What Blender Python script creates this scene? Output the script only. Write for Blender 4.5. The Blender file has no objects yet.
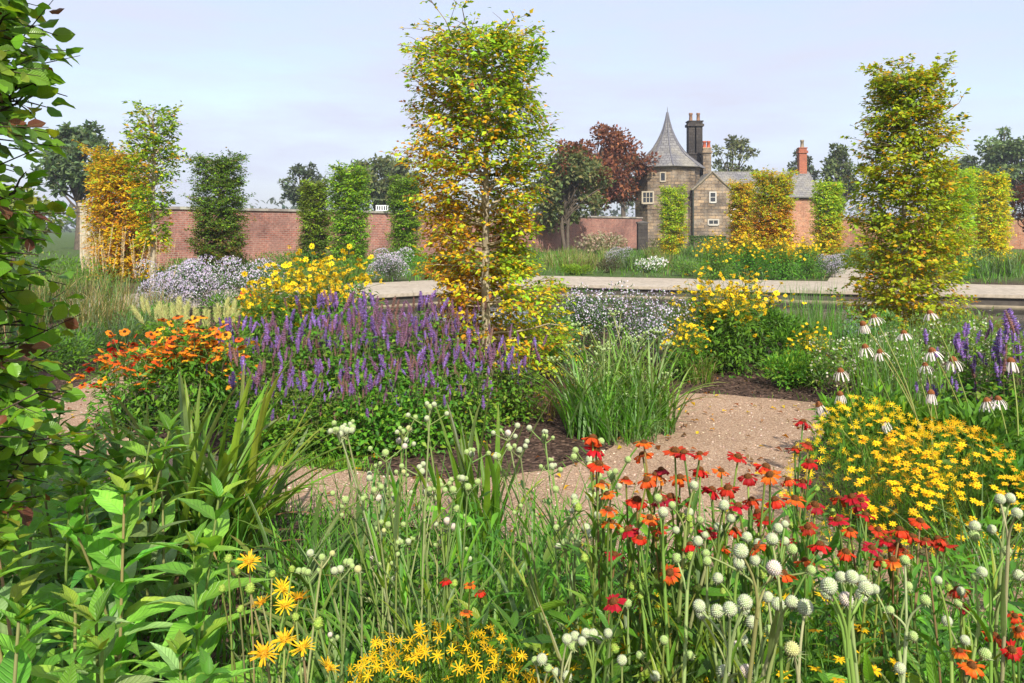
import bpy, bmesh, math
import numpy as np
HAZE=.0006
R = np.random.default_rng(11)
C = bpy.context.scene.collection
F, EYE, HOR = 819.2, 1.65, 228.0
PI = math.pi
def at(px, Y, z=0.0): return ((px - 512) / F * Y, Y, z)
def ray(px, py, Y): return ((px - 512) / F * Y, Y, EYE - (py - HOR) / F * Y)
def gnd(px, py):
    Y = EYE * F / (py - HOR); return ((px - 512) / F * Y, Y)
def U(a, b, n=None): return R.uniform(a, b, n)
A = np.array
def norm(v): return v / np.maximum(np.linalg.norm(v, axis=-1, keepdims=True), 1e-9)

# ------------------------------------------------------------------ mesh collector
class MB:
    def __init__(s): s.v=[]; s.c=[]; s.uv=[]; s.q=[]; s.t=[]; s.qm=[]; s.tm=[]; s.n=0
    def raw(s, v, quads=None, tris=None, col=(1,1,1), uv=None, m=0):
        v = np.asarray(v, float).reshape(-1,3); k = len(v)
        s.v.append(v)
        c = np.asarray(col, float); s.c.append(np.broadcast_to(c, (k,3)))
        s.uv.append(np.zeros((k,2)) if uv is None else np.asarray(uv, float).reshape(-1,2))
        if quads is not None and len(quads):
            q = np.asarray(quads, int).reshape(-1,4) + s.n; s.q.append(q); s.qm.append(np.full(len(q), m))
        if tris is not None and len(tris):
            t = np.asarray(tris, int).reshape(-1,3) + s.n; s.t.append(t); s.tm.append(np.full(len(t), m))
        s.n += k
    def arrays(s):
        return (np.concatenate(s.v), np.concatenate(s.q) if s.q else np.zeros((0,4),int),
                np.concatenate(s.t) if s.t else np.zeros((0,3),int), np.concatenate(s.c), np.concatenate(s.uv),
                np.concatenate(s.qm) if s.qm else np.zeros(0,int), np.concatenate(s.tm) if s.tm else np.zeros(0,int))
    def mesh(s, name, mats, smooth=True):
        v,q,t,c,uv,qm,tm = s.arrays()
        me = bpy.data.meshes.new(name)
        me.vertices.add(len(v)); me.vertices.foreach_set('co', v.astype(np.float32).ravel())
        nl = q.size + t.size
        me.loops.add(nl); me.loops.foreach_set('vertex_index', np.concatenate([q.ravel(), t.ravel()]).astype(np.int32))
        me.polygons.add(len(q)+len(t))
        st = np.concatenate([np.arange(len(q))*4, q.size + np.arange(len(t))*3]).astype(np.int32)
        me.polygons.foreach_set('loop_start', st)
        mi = np.concatenate([qm, tm]).astype(np.int32)
        me.polygons.foreach_set('use_smooth', np.full(len(mi), smooth))
        me.update(calc_edges=True)
        for m in (mats if isinstance(mats,(list,tuple)) else [mats]): me.materials.append(m)
        me.polygons.foreach_set('material_index', mi)
        a = me.attributes.new('tint','FLOAT_COLOR','POINT')
        a.data.foreach_set('color', np.concatenate([c, np.ones((len(c),1))],1).astype(np.float32).ravel())
        a = me.attributes.new('luv','FLOAT_VECTOR','POINT')
        a.data.foreach_set('vector', np.concatenate([uv, np.zeros((len(uv),1))],1).astype(np.float32).ravel())
        me.validate()
        return me

def part(name, mb, mats, parent=None, smooth=True, loc=None):
    me = mb if isinstance(mb, bpy.types.Mesh) else mb.mesh(name, mats, smooth)
    o = bpy.data.objects.new(name, me); C.objects.link(o); o.parent = parent
    if loc is not None: o.location = loc
    return o
def tag(o, label=None, cat=None, group=None, kind=None):
    if label: o['label'] = label
    if cat: o['category'] = cat
    if group: o['group'] = group
    if kind: o['kind'] = kind
    return o
def thing(name, label, cat, loc=(0,0,0), rz=0.0, group=None, sc=1.0):
    o = bpy.data.objects.new(name, None); C.objects.link(o); o.empty_display_size = .1
    o.location = loc; o.rotation_euler = (0,0,rz); o.scale = (sc,sc,sc) if np.isscalar(sc) else sc
    return tag(o, label, cat, group)
KIDS = {}
def kids(o):
    return list(o.children)
def copy_tree(o, parent=None):
    c = o.copy(); C.objects.link(c)
    if parent is not None: c.parent = parent
    for ch in kids(o): copy_tree(ch, c)
    return c

# ------------------------------------------------------------------ templates and scatter
class T:
    def __init__(s, v, q=(), t=(), uv=None):
        s.v = A(v, float); s.q = A(q, int).reshape(-1,4); s.t = A(t, int).reshape(-1,3)
        s.uv = np.zeros((len(s.v),2)) if uv is None else A(uv, float)
def frames(d, n):
    d = norm(d); z = norm(n - (n*d).sum(-1, keepdims=True)*d); x = np.cross(d, z)
    return np.stack([x, d, z], axis=-1)
def scatter(mb, tp, pos, fr, sc, col, m=0):
    N = len(pos)
    if N == 0: return
    k = len(tp.v); sc = np.asarray(sc, float)
    if sc.ndim == 1: sc = sc[:,None]
    v = np.einsum('nij,nkj->nki', fr, tp.v[None]*sc[:,None,:]) + np.asarray(pos)[:,None,:]
    off = (np.arange(N)*k)[:,None,None]
    col = np.repeat(np.broadcast_to(np.asarray(col,float), (N,3)), k, axis=0)
    mb.raw(v.reshape(-1,3), (tp.q[None]+off).reshape(-1,4) if len(tp.q) else None, (tp.t[None]+off).reshape(-1,3) if len(tp.t) else None,
           col, np.tile(tp.uv,(N,1)), m)
def leaf_t(w=.5, seg=1, fold=.18, droop=.15, widest=.42, tip=1.3):
    """leaf along +y, unit length; seg=1 gives a folded diamond"""
    if seg == 1:
        return T([(0,0,0),(w/2,widest,fold*w),(0,1,-droop),(-w/2,widest,fold*w),(0,widest,0)], (), [(0,1,4),(4,1,2),(0,4,3),(3,4,2)],
                 [(0,0),(1,.4),(0,1),(-1,.4),(0,.4)])
    v=[]; uv=[]; q=[]
    for i in range(seg+1):
        s = i/seg
        x = s/widest if s<widest else (1-s)/(1-widest)
        ww = w/2*max(0, math.sin(x*PI/2))**(.8 if s<widest else tip)
        z = -droop*s*s
        rip = .06*w*math.sin(i*2.4)
        v += [(-ww,s,z+fold*ww+rip*(ww*2/w)),(-ww*.5,s,z+fold*.35*ww),(0,s,z),(ww*.5,s,z+fold*.35*ww),(ww,s,z+fold*ww-rip*(ww*2/w))]
        uv += [(-ww*2/w,s),(-ww/w,s),(0,s),(ww/w,s),(ww*2/w,s)]
    for i in range(seg):
        for j in range(4): a=i*5+j; q.append((a,a+1,a+6,a+5))
    return T(v,q,(),uv)
LEAF1 = leaf_t(.6,1)
LEAF_N = leaf_t(.32,1,widest=.4)
LEAF_B = leaf_t(.62,4,fold=.25,droop=.2,widest=.45,tip=1.0)
LEAF_BB = leaf_t(.74,5,fold=.22,droop=.16,widest=.48,tip=.85)
LEAF_LANCE = leaf_t(.40,8,fold=.3,droop=.34,widest=.38,tip=1.2)
LEAF_LANCE2 = leaf_t(.34,8,fold=.4,droop=.66,widest=.34,tip=1.25)
LEAF_LN = leaf_t(.22,5,fold=.3,droop=.3,widest=.35,tip=1.1)

def blades(mb, base, az, lean, bend, L, W, col, S=6, fold=.35, m=0, drift=.25, power=1.6, tipcol=None, wide=.25):
    N=len(base); s=np.linspace(0,1,S+1)
    ang = lean[:,None] + bend[:,None]*s[None]**power
    mid = (ang[:,1:]+ang[:,:-1])/2; ds=(L/S)[:,None]
    h = np.concatenate([np.zeros((N,1)), np.cumsum(np.sin(mid)*ds,1)],1)
    z = np.concatenate([np.zeros((N,1)), np.cumsum(np.cos(mid)*ds,1)],1)
    azs = az[:,None] + U(-drift,drift,N)[:,None]*s[None]
    ca,sa=np.cos(azs),np.sin(azs)
    sp = base[:,None,:] + np.stack([ca*h, sa*h, z],-1)
    side = np.stack([-sa,ca,np.zeros_like(sa)],-1)
    tw = U(-.5,.5,N)[:,None]*s[None]
    nr = np.stack([-np.cos(ang)*ca, -np.cos(ang)*sa, np.sin(ang)],-1)
    sd = side*np.cos(tw)[...,None] + nr*np.sin(tw)[...,None]
    pr = np.minimum(1,(s/wide+.45)/1.45)*np.clip((1-s),0,1)**.55
    w = (W[:,None]/2)*pr[None]
    lift = nr*(fold*w)[...,None]
    v = np.stack([sp - sd*w[...,None] + lift, sp, sp + sd*w[...,None] + lift], 2)  # N,S+1,3,3
    idx = np.arange(N*(S+1)*3).reshape(N,S+1,3)
    q = np.concatenate([np.stack([idx[:,:-1,j],idx[:,:-1,j+1],idx[:,1:,j+1],idx[:,1:,j]],-1).reshape(-1,4) for j in (0,1)])
    cc = np.broadcast_to(np.asarray(col,float),(N,3))[:,None,None,:]*np.ones((1,S+1,3,1))
    if tipcol is not None:
        f = (s**3)[None,:,None,None]*U(0,1,N)[:,None,None,None]
        cc = cc*(1-f)+np.asarray(tipcol)*f
    uv = np.stack(np.broadcast_arrays(A([-1,0,1.])[None,None,:], s[None,:,None]+np.zeros((N,1,1))),-1)
    mb.raw(v.reshape(-1,3), q, None, cc.reshape(-1,3), uv.reshape(-1,2), m)
    return sp
def tubes(mb, P, r, col, k=5, m=0):
    P=np.asarray(P,float); N,S,_=P.shape
    t = np.gradient(P,axis=1); t=norm(t)
    ref = np.where(np.abs(t[...,2:3])>.8, A([1.,0,0]), A([0,0,1.]))
    u = norm(np.cross(t,ref)); w=np.cross(t,u)
    a = np.arange(k)*2*PI/k
    ring = u[:,:,None,:]*np.cos(a)[None,None,:,None] + w[:,:,None,:]*np.sin(a)[None,None,:,None]
    r = np.broadcast_to(np.asarray(r,float),(N,S))
    v = P[:,:,None,:]+ring*r[:,:,None,None]
    idx=np.arange(N*S*k).reshape(N,S,k); nx=np.roll(idx,-1,2)
    q=np.stack([idx[:,:-1],nx[:,:-1],nx[:,1:],idx[:,1:]],-1).reshape(-1,4)
    c=np.asarray(col,float)
    if c.ndim==2: c=np.repeat(c,S*k,axis=0)
    uv=np.stack(np.broadcast_arrays((a/2/PI)[None,None,:], np.linspace(0,1,S)[None,:,None]+np.zeros((N,1,1))),-1)
    mb.raw(v.reshape(-1,3), q, None, c, uv.reshape(-1,2), m)
def curve(base, tip, bow=None, S=7):
    """N polylines from base to tip leaving the ground steeply and bowing by the given offset"""
    base=np.atleast_2d(np.asarray(base,float)); tip=np.atleast_2d(np.asarray(tip,float))
    s=np.linspace(0,1,S)[None,:,None]
    P = base[:,None]*(1-s)+tip[:,None]*s
    if bow is None: bow = R.normal(0,.04,(len(tip),3))
    d = (tip-base).copy(); d[:,2]=0
    P = P - d[:,None]*(s*(1-s))*.5 + np.asarray(bow)[:,None]*np.sin(s*PI)
    return P
def along(P, s):
    """points and tangents of one polyline at fractions s"""
    S=len(P); x=np.clip(np.asarray(s),0,1)*(S-1); i=np.minimum(x.astype(int),S-2); f=(x-i)[:,None]
    return P[i]*(1-f)+P[i+1]*f, norm(P[i+1]-P[i])
def jit(col, n, v=.18, hue=.08):
    c=np.broadcast_to(np.asarray(col,float),(n,3))*R.normal(1,v,(n,1)).clip(.5,1.6)
    return (c*R.normal(1,hue,(n,3))).clip(.002,.95)
def mixcol(cols, w, n, v=.15, hue=.06):
    cols=A(cols,float); i=R.choice(len(cols), n, p=A(w)/sum(w)); return jit(cols[i], n, v, hue)
def box(mb, x0,x1,y0,y1,z0,z1, col=(1,1,1), m=0, bottom=False):
    fs=[((x0,y0),(x1,y0)),((x1,y0),(x1,y1)),((x1,y1),(x0,y1)),((x0,y1),(x0,y0))]
    for (a,b) in fs:
        d=math.hypot(b[0]-a[0],b[1]-a[1]); u0=a[0]+a[1]
        mb.raw([(a[0],a[1],z0),(b[0],b[1],z0),(b[0],b[1],z1),(a[0],a[1],z1)],[(0,1,2,3)],None,col,[(u0,z0),(u0+d,z0),(u0+d,z1),(u0,z1)],m)
    mb.raw([(x0,y0,z1),(x1,y0,z1),(x1,y1,z1),(x0,y1,z1)],[(0,1,2,3)],None,col,[(x0,y0),(x1,y0),(x1,y1),(x0,y1)],m)
    if bottom: mb.raw([(x0,y0,z0),(x0,y1,z0),(x1,y1,z0),(x1,y0,z0)],[(0,1,2,3)],None,col,[(x0,y0),(x0,y1),(x1,y1),(x1,y0)],m)
def obox(mb, p, q, w0, w1, z0, z1, col=(1,1,1), m=0):
    """box along p-q, from offset w0 to w1 on its left normal"""
    p=A(p,float); q=A(q,float); d=q-p; L=np.linalg.norm(d); d/=L; n=A([-d[1],d[0]])
    c=[p+n*w0,q+n*w0,q+n*w1,p+n*w1]
    for i,(a,b) in enumerate(((0,1),(1,2),(2,3),(3,0))):
        l=np.linalg.norm(c[b]-c[a]); u0=[0,L,-L,0][i]
        mb.raw([(*c[a],z0),(*c[b],z0),(*c[b],z1),(*c[a],z1)],[(0,1,2,3)],None,col,[(u0,z0),(u0+l,z0),(u0+l,z1),(u0,z1)],m)
    for z,o in ((z1,(0,1,2,3)),(z0,(3,2,1,0))):
        mb.raw([(*c[i],z) for i in o],[(0,1,2,3)],None,col,[(0,0),(L,0),(L,w1-w0),(0,w1-w0)],m)

# ------------------------------------------------------------------ materials
def new_mat(name):
    m=bpy.data.materials.new(name); m.use_nodes=True; nt=m.node_tree; nt.nodes.clear()
    return m, nt, nt.nodes, nt.links
def N_(nt, typ, **kw):
    n=nt.nodes.new(typ)
    for k,v in kw.items(): setattr(n,k,v)
    return n
def math_(nt, op, a, b=None, clamp=False):
    n=N_(nt,'ShaderNodeMath',operation=op,use_clamp=clamp)
    for i,x in enumerate((a,b)):
        if x is None: continue
        if hasattr(x,'is_linked'): nt.links.new(x,n.inputs[i])
        else: n.inputs[i].default_value=x
    return n.outputs[0]
def mix_(nt, f, a, b, blend='MIX'):
    n=N_(nt,'ShaderNodeMix',data_type='RGBA',blend_type=blend)
    for i,x in ((0,f),(6,a),(7,b)):
        if hasattr(x,'is_linked'): nt.links.new(x,n.inputs[i])
        else: n.inputs[i].default_value = x if i==0 else (*x,1)
    return n.outputs[2]
def noise_(nt, scale, detail=3, vec=None, rough=.55):
    n=N_(nt,'ShaderNodeTexNoise'); n.inputs['Scale'].default_value=scale; n.inputs['Detail'].default_value=detail; n.inputs['Roughness'].default_value=rough
    if vec is not None: nt.links.new(vec,n.inputs['Vector'])
    return n.outputs['Fac']
def ramp_(nt, f, stops):
    n=N_(nt,'ShaderNodeValToRGB'); e=n.color_ramp.elements
    while len(e)<len(stops): e.new(.5)
    for x,(p,c) in zip(e,stops): x.position=p; x.color=(*c,1) if len(c)==3 else c
    nt.links.new(f,n.inputs[0]); return n.outputs[0]
def bump_(nt, h, s, d=.01):
    n=N_(nt,'ShaderNodeBump'); n.inputs['Strength'].default_value=s; n.inputs['Distance'].default_value=d; nt.links.new(h,n.inputs['Height']); return n.outputs[0]
def leaf_mat(name, trans=.35, rough=.45, spec=.4, veins=0.0, objvar=.12, tcol=(1.25,1.15,.5)):
    m,nt,nd,lk=new_mat(name)
    at_=N_(nt,'ShaderNodeAttribute',attribute_name='tint'); col=at_.outputs['Color']
    oi=N_(nt,'ShaderNodeObjectInfo')
    hs=N_(nt,'ShaderNodeHueSaturation'); lk.new(col,hs.inputs['Color'])
    lk.new(math_(nt,'ADD',math_(nt,'MULTIPLY',oi.outputs['Random'],.025),.4875),hs.inputs['Hue'])
    lk.new(math_(nt,'ADD',math_(nt,'MULTIPLY',oi.outputs['Random'],2*objvar),1-objvar),hs.inputs['Value'])
    col=hs.outputs['Color']; nrm=None
    if veins:
        lu=N_(nt,'ShaderNodeAttribute',attribute_name='luv'); sx=N_(nt,'ShaderNodeSeparateXYZ'); lk.new(lu.outputs['Vector'],sx.inputs[0])
        au=math_(nt,'ABSOLUTE',sx.outputs[0])
        rib=math_(nt,'SUBTRACT',1.0,math_(nt,'MULTIPLY',au,11.0),clamp=True)
        ph=math_(nt,'SUBTRACT',math_(nt,'MULTIPLY',sx.outputs[1],62.0),math_(nt,'MULTIPLY',au,13.0))
        sv=math_(nt,'POWER',math_(nt,'ABSOLUTE',math_(nt,'SINE',math_(nt,'MULTIPLY',ph,.5))),14.0) if veins>=1 else math_(nt,'MULTIPLY',au,0.0)
        f=math_(nt,'MULTIPLY',math_(nt,'MAXIMUM',rib,math_(nt,'MULTIPLY',sv,.35)),.26)
        col=mix_(nt,f,col,(.28,.36,.13))
        nz=noise_(nt,35,3)
        col=mix_(nt,1.0,col,ramp_(nt,noise_(nt,9,4),[(.3,(.78,.78,.78)),(.7,(1.2,1.15,1.1))]),'MULTIPLY')
        nrm=bump_(nt,math_(nt,'SUBTRACT',math_(nt,'MULTIPLY',nz,.5),math_(nt,'MAXIMUM',rib,sv)),.5,.004)
    p=N_(nt,'ShaderNodeBsdfPrincipled'); lk.new(col,p.inputs['Base Color']); p.inputs['Roughness'].default_value=rough; p.inputs['Specular IOR Level'].default_value=spec
    if nrm is not None: lk.new(nrm,p.inputs['Normal'])
    t=N_(nt,'ShaderNodeBsdfTranslucent'); lk.new(mix_(nt,1.0,col,tcol,'MULTIPLY'),t.inputs['Color'])
    mx=N_(nt,'ShaderNodeMixShader'); mx.inputs[0].default_value=trans; lk.new(p.outputs[0],mx.inputs[1]); lk.new(t.outputs[0],mx.inputs[2])
    o=N_(nt,'ShaderNodeOutputMaterial'); lk.new(mx.outputs[0],o.inputs[0]); return m
def tint_mat(name, rough=.6, spec=.3, nscale=0, namp=.3, bump=0):
    m,nt,nd,lk=new_mat(name)
    col=N_(nt,'ShaderNodeAttribute',attribute_name='tint').outputs['Color']
    p=N_(nt,'ShaderNodeBsdfPrincipled'); p.inputs['Roughness'].default_value=rough; p.inputs['Specular IOR Level'].default_value=spec
    if nscale:
        tc=N_(nt,'ShaderNodeTexCoord'); nz=noise_(nt,nscale,5,tc.outputs['Object'])
        g=ramp_(nt,nz,[(.3,(1-namp,)*3),(.7,(1+namp,)*3)])
        col=mix_(nt,1.0,col,g,'MULTIPLY')
        if bump: lk.new(bump_(nt,nz,bump,.02),p.inputs['Normal'])
    lk.new(col,p.inputs['Base Color'])
    o=N_(nt,'ShaderNodeOutputMaterial'); lk.new(p.outputs[0],o.inputs[0]); return m
def bark_mat(name, c0, c1, sc=30):
    m,nt,nd,lk=new_mat(name); tc=N_(nt,'ShaderNodeTexCoord'); mp=N_(nt,'ShaderNodeMapping'); mp.inputs['Scale'].default_value=(1,1,.35); lk.new(tc.outputs['Object'],mp.inputs[0])
    nz=noise_(nt,sc,6,mp.outputs[0]); nz2=noise_(nt,sc*.2,3,tc.outputs['Object'])
    col=ramp_(nt,math_(nt,'ADD',math_(nt,'MULTIPLY',nz,.6),math_(nt,'MULTIPLY',nz2,.4)),[(.35,c0),(.62,c1)])
    p=N_(nt,'ShaderNodeBsdfPrincipled'); p.inputs['Roughness'].default_value=.85; lk.new(col,p.inputs['Base Color']); lk.new(bump_(nt,nz,.6,.01),p.inputs['Normal'])
    o=N_(nt,'ShaderNodeOutputMaterial'); lk.new(p.outputs[0],o.inputs[0]); return m
def brick_mat(name, c1, c2, mortar, bw, bh, ms=.012, stain=(.05,.04,.035), stain_amt=.5, bias=0.0, third=None):
    m,nt,nd,lk=new_mat(name); uv=N_(nt,'ShaderNodeAttribute',attribute_name='luv').outputs['Vector']
    b=N_(nt,'ShaderNodeTexBrick'); lk.new(uv,b.inputs['Vector']); b.inputs['Scale'].default_value=1.0
    b.inputs['Brick Width'].default_value=bw; b.inputs['Row Height'].default_value=bh; b.inputs['Mortar Size'].default_value=ms; b.inputs['Bias'].default_value=bias
    b.inputs['Color1'].default_value=(*c1,1); b.inputs['Color2'].default_value=(*c2,1); b.inputs['Mortar'].default_value=(*mortar,1)
    tc=N_(nt,'ShaderNodeTexCoord'); col=b.outputs['Color']
    nz=noise_(nt,.55,5,tc.outputs['Object'],.65); nf=noise_(nt,9,4,tc.outputs['Object'])
    if third: col=mix_(nt,ramp_(nt,noise_(nt,1.7,5,tc.outputs['Object'],.7),[(.45,(0,0,0)),(.65,(.75,.75,.75))]),col,third)
    col=mix_(nt,ramp_(nt,nz,[(.42,(0,0,0)),(.72,(stain_amt,)*3)]),col,stain)
    col=mix_(nt,1.0,col,ramp_(nt,nf,[(.3,(.75,.75,.75)),(.7,(1.2,1.2,1.2))]),'MULTIPLY')
    p=N_(nt,'ShaderNodeBsdfPrincipled'); p.inputs['Roughness'].default_value=.9; p.inputs['Specular IOR Level'].default_value=.2; lk.new(col,p.inputs['Base Color'])
    h=math_(nt,'ADD',math_(nt,'MULTIPLY',b.outputs['Fac'],-1.0),math_(nt,'MULTIPLY',nf,.6)); lk.new(bump_(nt,h,.7,.02),p.inputs['Normal'])
    o=N_(nt,'ShaderNodeOutputMaterial'); lk.new(p.outputs[0],o.inputs[0]); return m
def speckle_mat(name, stops, scale, big=None, bump=.6, dist=.006, rough=.95, bigscale=.8):
    """gravel, mulch: cells of different colours with relief"""
    m,nt,nd,lk=new_mat(name); tc=N_(nt,'ShaderNodeTexCoord'); v=tc.outputs['Object']
    vo=N_(nt,'ShaderNodeTexVoronoi'); vo.inputs['Scale'].default_value=scale; lk.new(v,vo.inputs['Vector'])
    sep=N_(nt,'ShaderNodeSeparateColor'); lk.new(vo.outputs['Color'],sep.inputs[0])
    col=ramp_(nt,sep.outputs[0],stops)
    nz=noise_(nt,bigscale,5,v,.6)
    if big is not None: col=mix_(nt,ramp_(nt,nz,[(.4,(0,0,0)),(.7,(.6,.6,.6))]),col,big)
    fz=noise_(nt,scale*.4,3,v)
    col=mix_(nt,1.0,col,ramp_(nt,fz,[(.3,(.72,.72,.72)),(.7,(1.2,1.2,1.2))]),'MULTIPLY')
    p=N_(nt,'ShaderNodeBsdfPrincipled'); p.inputs['Roughness'].default_value=rough; p.inputs['Specular IOR Level'].default_value=.2; lk.new(col,p.inputs['Base Color'])
    h=math_(nt,'ADD',math_(nt,'MULTIPLY',vo.outputs['Distance'],-1.2),math_(nt,'ADD',fz,nz)); lk.new(bump_(nt,h,bump,dist),p.inputs['Normal'])
    o=N_(nt,'ShaderNodeOutputMaterial'); lk.new(p.outputs[0],o.inputs[0]); return m
M={}
M['leaf']=leaf_mat('leaf_green',.45,.5,.25)
M['leaf_far']=leaf_mat('leaf_distant',.36,.65,.15)
M['leaf_beech']=leaf_mat('leaf_beech_glossy',.52,.33,.5,veins=1)
M['leaf_broad']=leaf_mat('leaf_broad_veined',.42,.42,.4,veins=1)
M['strap']=leaf_mat('leaf_strap',.42,.42,.35,veins=.5)
M['petal']=leaf_mat('petal',.35,.6,.2,objvar=.1,tcol=(1.1,1.0,.9))
M['head']=tint_mat('seed_head',.8,.15)
M['stem']=leaf_mat('stem_green',.12,.55,.3,objvar=.1)
M['bark_pale']=bark_mat('bark_pale',(.16,.13,.08),(.42,.36,.24),22)
M['bark_dark']=bark_mat('bark_dark',(.045,.035,.025),(.13,.10,.07),14)
M['twig']=tint_mat('twig_bark',.8,.2)
M['brick_old']=brick_mat('brick_old_red',(.46,.15,.10),(.25,.085,.065),(.38,.28,.22),.26,.09,.014,(.13,.07,.065),.7,third=(.42,.24,.19))
M['brick_sun']=brick_mat('brick_orange',(.52,.21,.10),(.36,.13,.07),(.45,.34,.25),.3,.11,.014,(.20,.11,.07),.6,third=(.46,.29,.18))
M['brick_red']=brick_mat('brick_bright_red',(.50,.13,.06),(.36,.09,.05),(.35,.22,.15),.23,.078,.012,(.12,.05,.04),.35)
M['stone']=brick_mat('stone_blackened_blocks',(.44,.31,.185),(.17,.13,.095),(.11,.095,.08),.62,.27,.02,(.045,.04,.036),.95,third=(.33,.28,.22))
M['stone_soot']=brick_mat('stone_sooty',(.075,.065,.055),(.05,.043,.04),(.04,.035,.03),.5,.26,.015,(.02,.02,.02),.6)
M['ashlar']=brick_mat('stone_pale',(.46,.41,.31),(.40,.35,.26),(.3,.27,.2),.9,.45,.012,(.2,.18,.13),.4)
M['slate']=brick_mat('slate_grey',(.21,.205,.205),(.14,.138,.145),(.07,.07,.075),.42,.3,.02,(.29,.265,.20),.7)
M['coping']=tint_mat('coping_stone',.9,.2,3.0,.3,.3)
M['paving']=brick_mat('paving_stone',(.40,.345,.27),(.36,.305,.235),(.26,.22,.17),1.2,.8,.01,(.36,.30,.22),.5)
M['edge']=tint_mat('stone_edge',.8,.3,6.0,.25,.2)
M['paint']=tint_mat('white_paint',.5,.4,8.0,.08)
M['timber']=tint_mat('timber',.8,.2,14.0,.35,.4)
M['gravel']=speckle_mat('gravel_path',[(0,(.19,.115,.07)),(.35,(.35,.225,.14)),(.7,(.44,.30,.20)),(1,(.58,.44,.32))],150,(.25,.16,.10),.8,.006)
M['pebble']=tint_mat('pebble',.85,.25)
M['chips']=tint_mat('bark_chip',.9,.15)
def glass_mat():
    m,nt,nd,lk=new_mat('window_glass'); p=N_(nt,'ShaderNodeBsdfPrincipled'); p.inputs['Base Color'].default_value=(.03,.035,.04,1); p.inputs['Roughness'].default_value=.08
    o=N_(nt,'ShaderNodeOutputMaterial'); lk.new(p.outputs[0],o.inputs[0]); return m
M['glass']=glass_mat()
def water_mat():
    m,nt,nd,lk=new_mat('pond_water'); tc=N_(nt,'ShaderNodeTexCoord'); p=N_(nt,'ShaderNodeBsdfPrincipled')
    p.inputs['Base Color'].default_value=(.018,.02,.012,1); p.inputs['Roughness'].default_value=.09; p.inputs['IOR'].default_value=1.33
    lk.new(bump_(nt,noise_(nt,2.6,4,tc.outputs['Object']),.35,.02),p.inputs['Normal'])
    o=N_(nt,'ShaderNodeOutputMaterial'); lk.new(p.outputs[0],o.inputs[0]); return m
M['water']=water_mat()
def ground_mat():
    m,nt,nd,lk=new_mat('ground_soil_and_grass'); geo=N_(nt,'ShaderNodeNewGeometry'); v=geo.outputs['Position']
    vo=N_(nt,'ShaderNodeTexVoronoi'); vo.inputs['Scale'].default_value=38; lk.new(v,vo.inputs['Vector'])
    sep=N_(nt,'ShaderNodeSeparateColor'); lk.new(vo.outputs['Color'],sep.inputs[0])
    soil=ramp_(nt,sep.outputs[0],[(0,(.022,.014,.010)),(.5,(.06,.036,.026)),(.85,(.10,.062,.044)),(1,(.16,.105,.075))])
    gr=ramp_(nt,noise_(nt,3,5,v),[(.3,(.04,.07,.016)),(.7,(.09,.13,.035))])
    sx=N_(nt,'ShaderNodeSeparateXYZ'); lk.new(v,sx.inputs[0])
    f=math_(nt,'DIVIDE',math_(nt,'SUBTRACT',math_(nt,'ADD',sx.outputs[1],math_(nt,'MULTIPLY',noise_(nt,.6,3,v),6)),26.0),5.0,clamp=True)
    col=mix_(nt,f,soil,gr)
    p=N_(nt,'ShaderNodeBsdfPrincipled'); p.inputs['Roughness'].default_value=.95; p.inputs['Specular IOR Level'].default_value=.15; lk.new(col,p.inputs['Base Color'])
    lk.new(bump_(nt,math_(nt,'ADD',noise_(nt,24,4,v),math_(nt,'MULTIPLY',vo.outputs['Distance'],-1.0)),.8,.02),p.inputs['Normal'])
    o=N_(nt,'ShaderNodeOutputMaterial'); lk.new(p.outputs[0],o.inputs[0]); return m
M['ground']=ground_mat()
# ================================================================== SETTING
def fill_poly(loops, z, uvscale=1.0):
    bm=bmesh.new(); es=[]
    for L in loops:
        vs=[bm.verts.new((x,y,z)) for x,y in L]
        for i in range(len(vs)): es.append(bm.edges.new((vs[i],vs[(i+1)%len(vs)])))
    bmesh.ops.triangle_fill(bm, edges=es, use_beauty=True, use_dissolve=False)
    for f in bm.faces:
        f.normal_update()
        if f.normal.z<0: f.normal_flip()
    return bm
def flat_sheet(name, loops, z, mat, label=None):
    bm=fill_poly(loops,z); me=bpy.data.meshes.new(name); bm.to_mesh(me); bm.free(); me.materials.append(mat)
    a=me.attributes.new('luv','FLOAT_VECTOR','POINT')
    a.data.foreach_set('vector', A([tuple(v.co) for v in me.vertices],np.float32).ravel())
    o=bpy.data.objects.new(name,me); C.objects.link(o); o['kind']='structure'; return o
def wobble(L, step=.12, amp=.03):
    out=[]
    for i in range(len(L)):
        a=A(L[i],float); b=A(L[(i+1)%len(L)],float); n=max(1,int(np.linalg.norm(b-a)/step))
        for k in range(n): out.append(tuple(a+(b-a)*k/n + R.normal(0,amp,2)))
    return out
def smooth_loop(L, it=2):
    L=[A(p,float) for p in L]
    for _ in range(it):
        o=[]
        for i in range(len(L)):
            a,b=L[i],L[(i+1)%len(L)]; o += [a*.75+b*.25, a*.25+b*.75]
        L=o
    return L
POOL=[(-6.5,17.2),(-3.9,19.2),(1.37,23.3),(12.2,19.6),(22,16.2),(24,11),(12,11.6),(3,13.2),(-4,15.3)]
flat_sheet('ground',[[(-1500,-60),(1500,-60),(1500,2500),(-1500,2500)],POOL],0.0,M['ground'])
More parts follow.
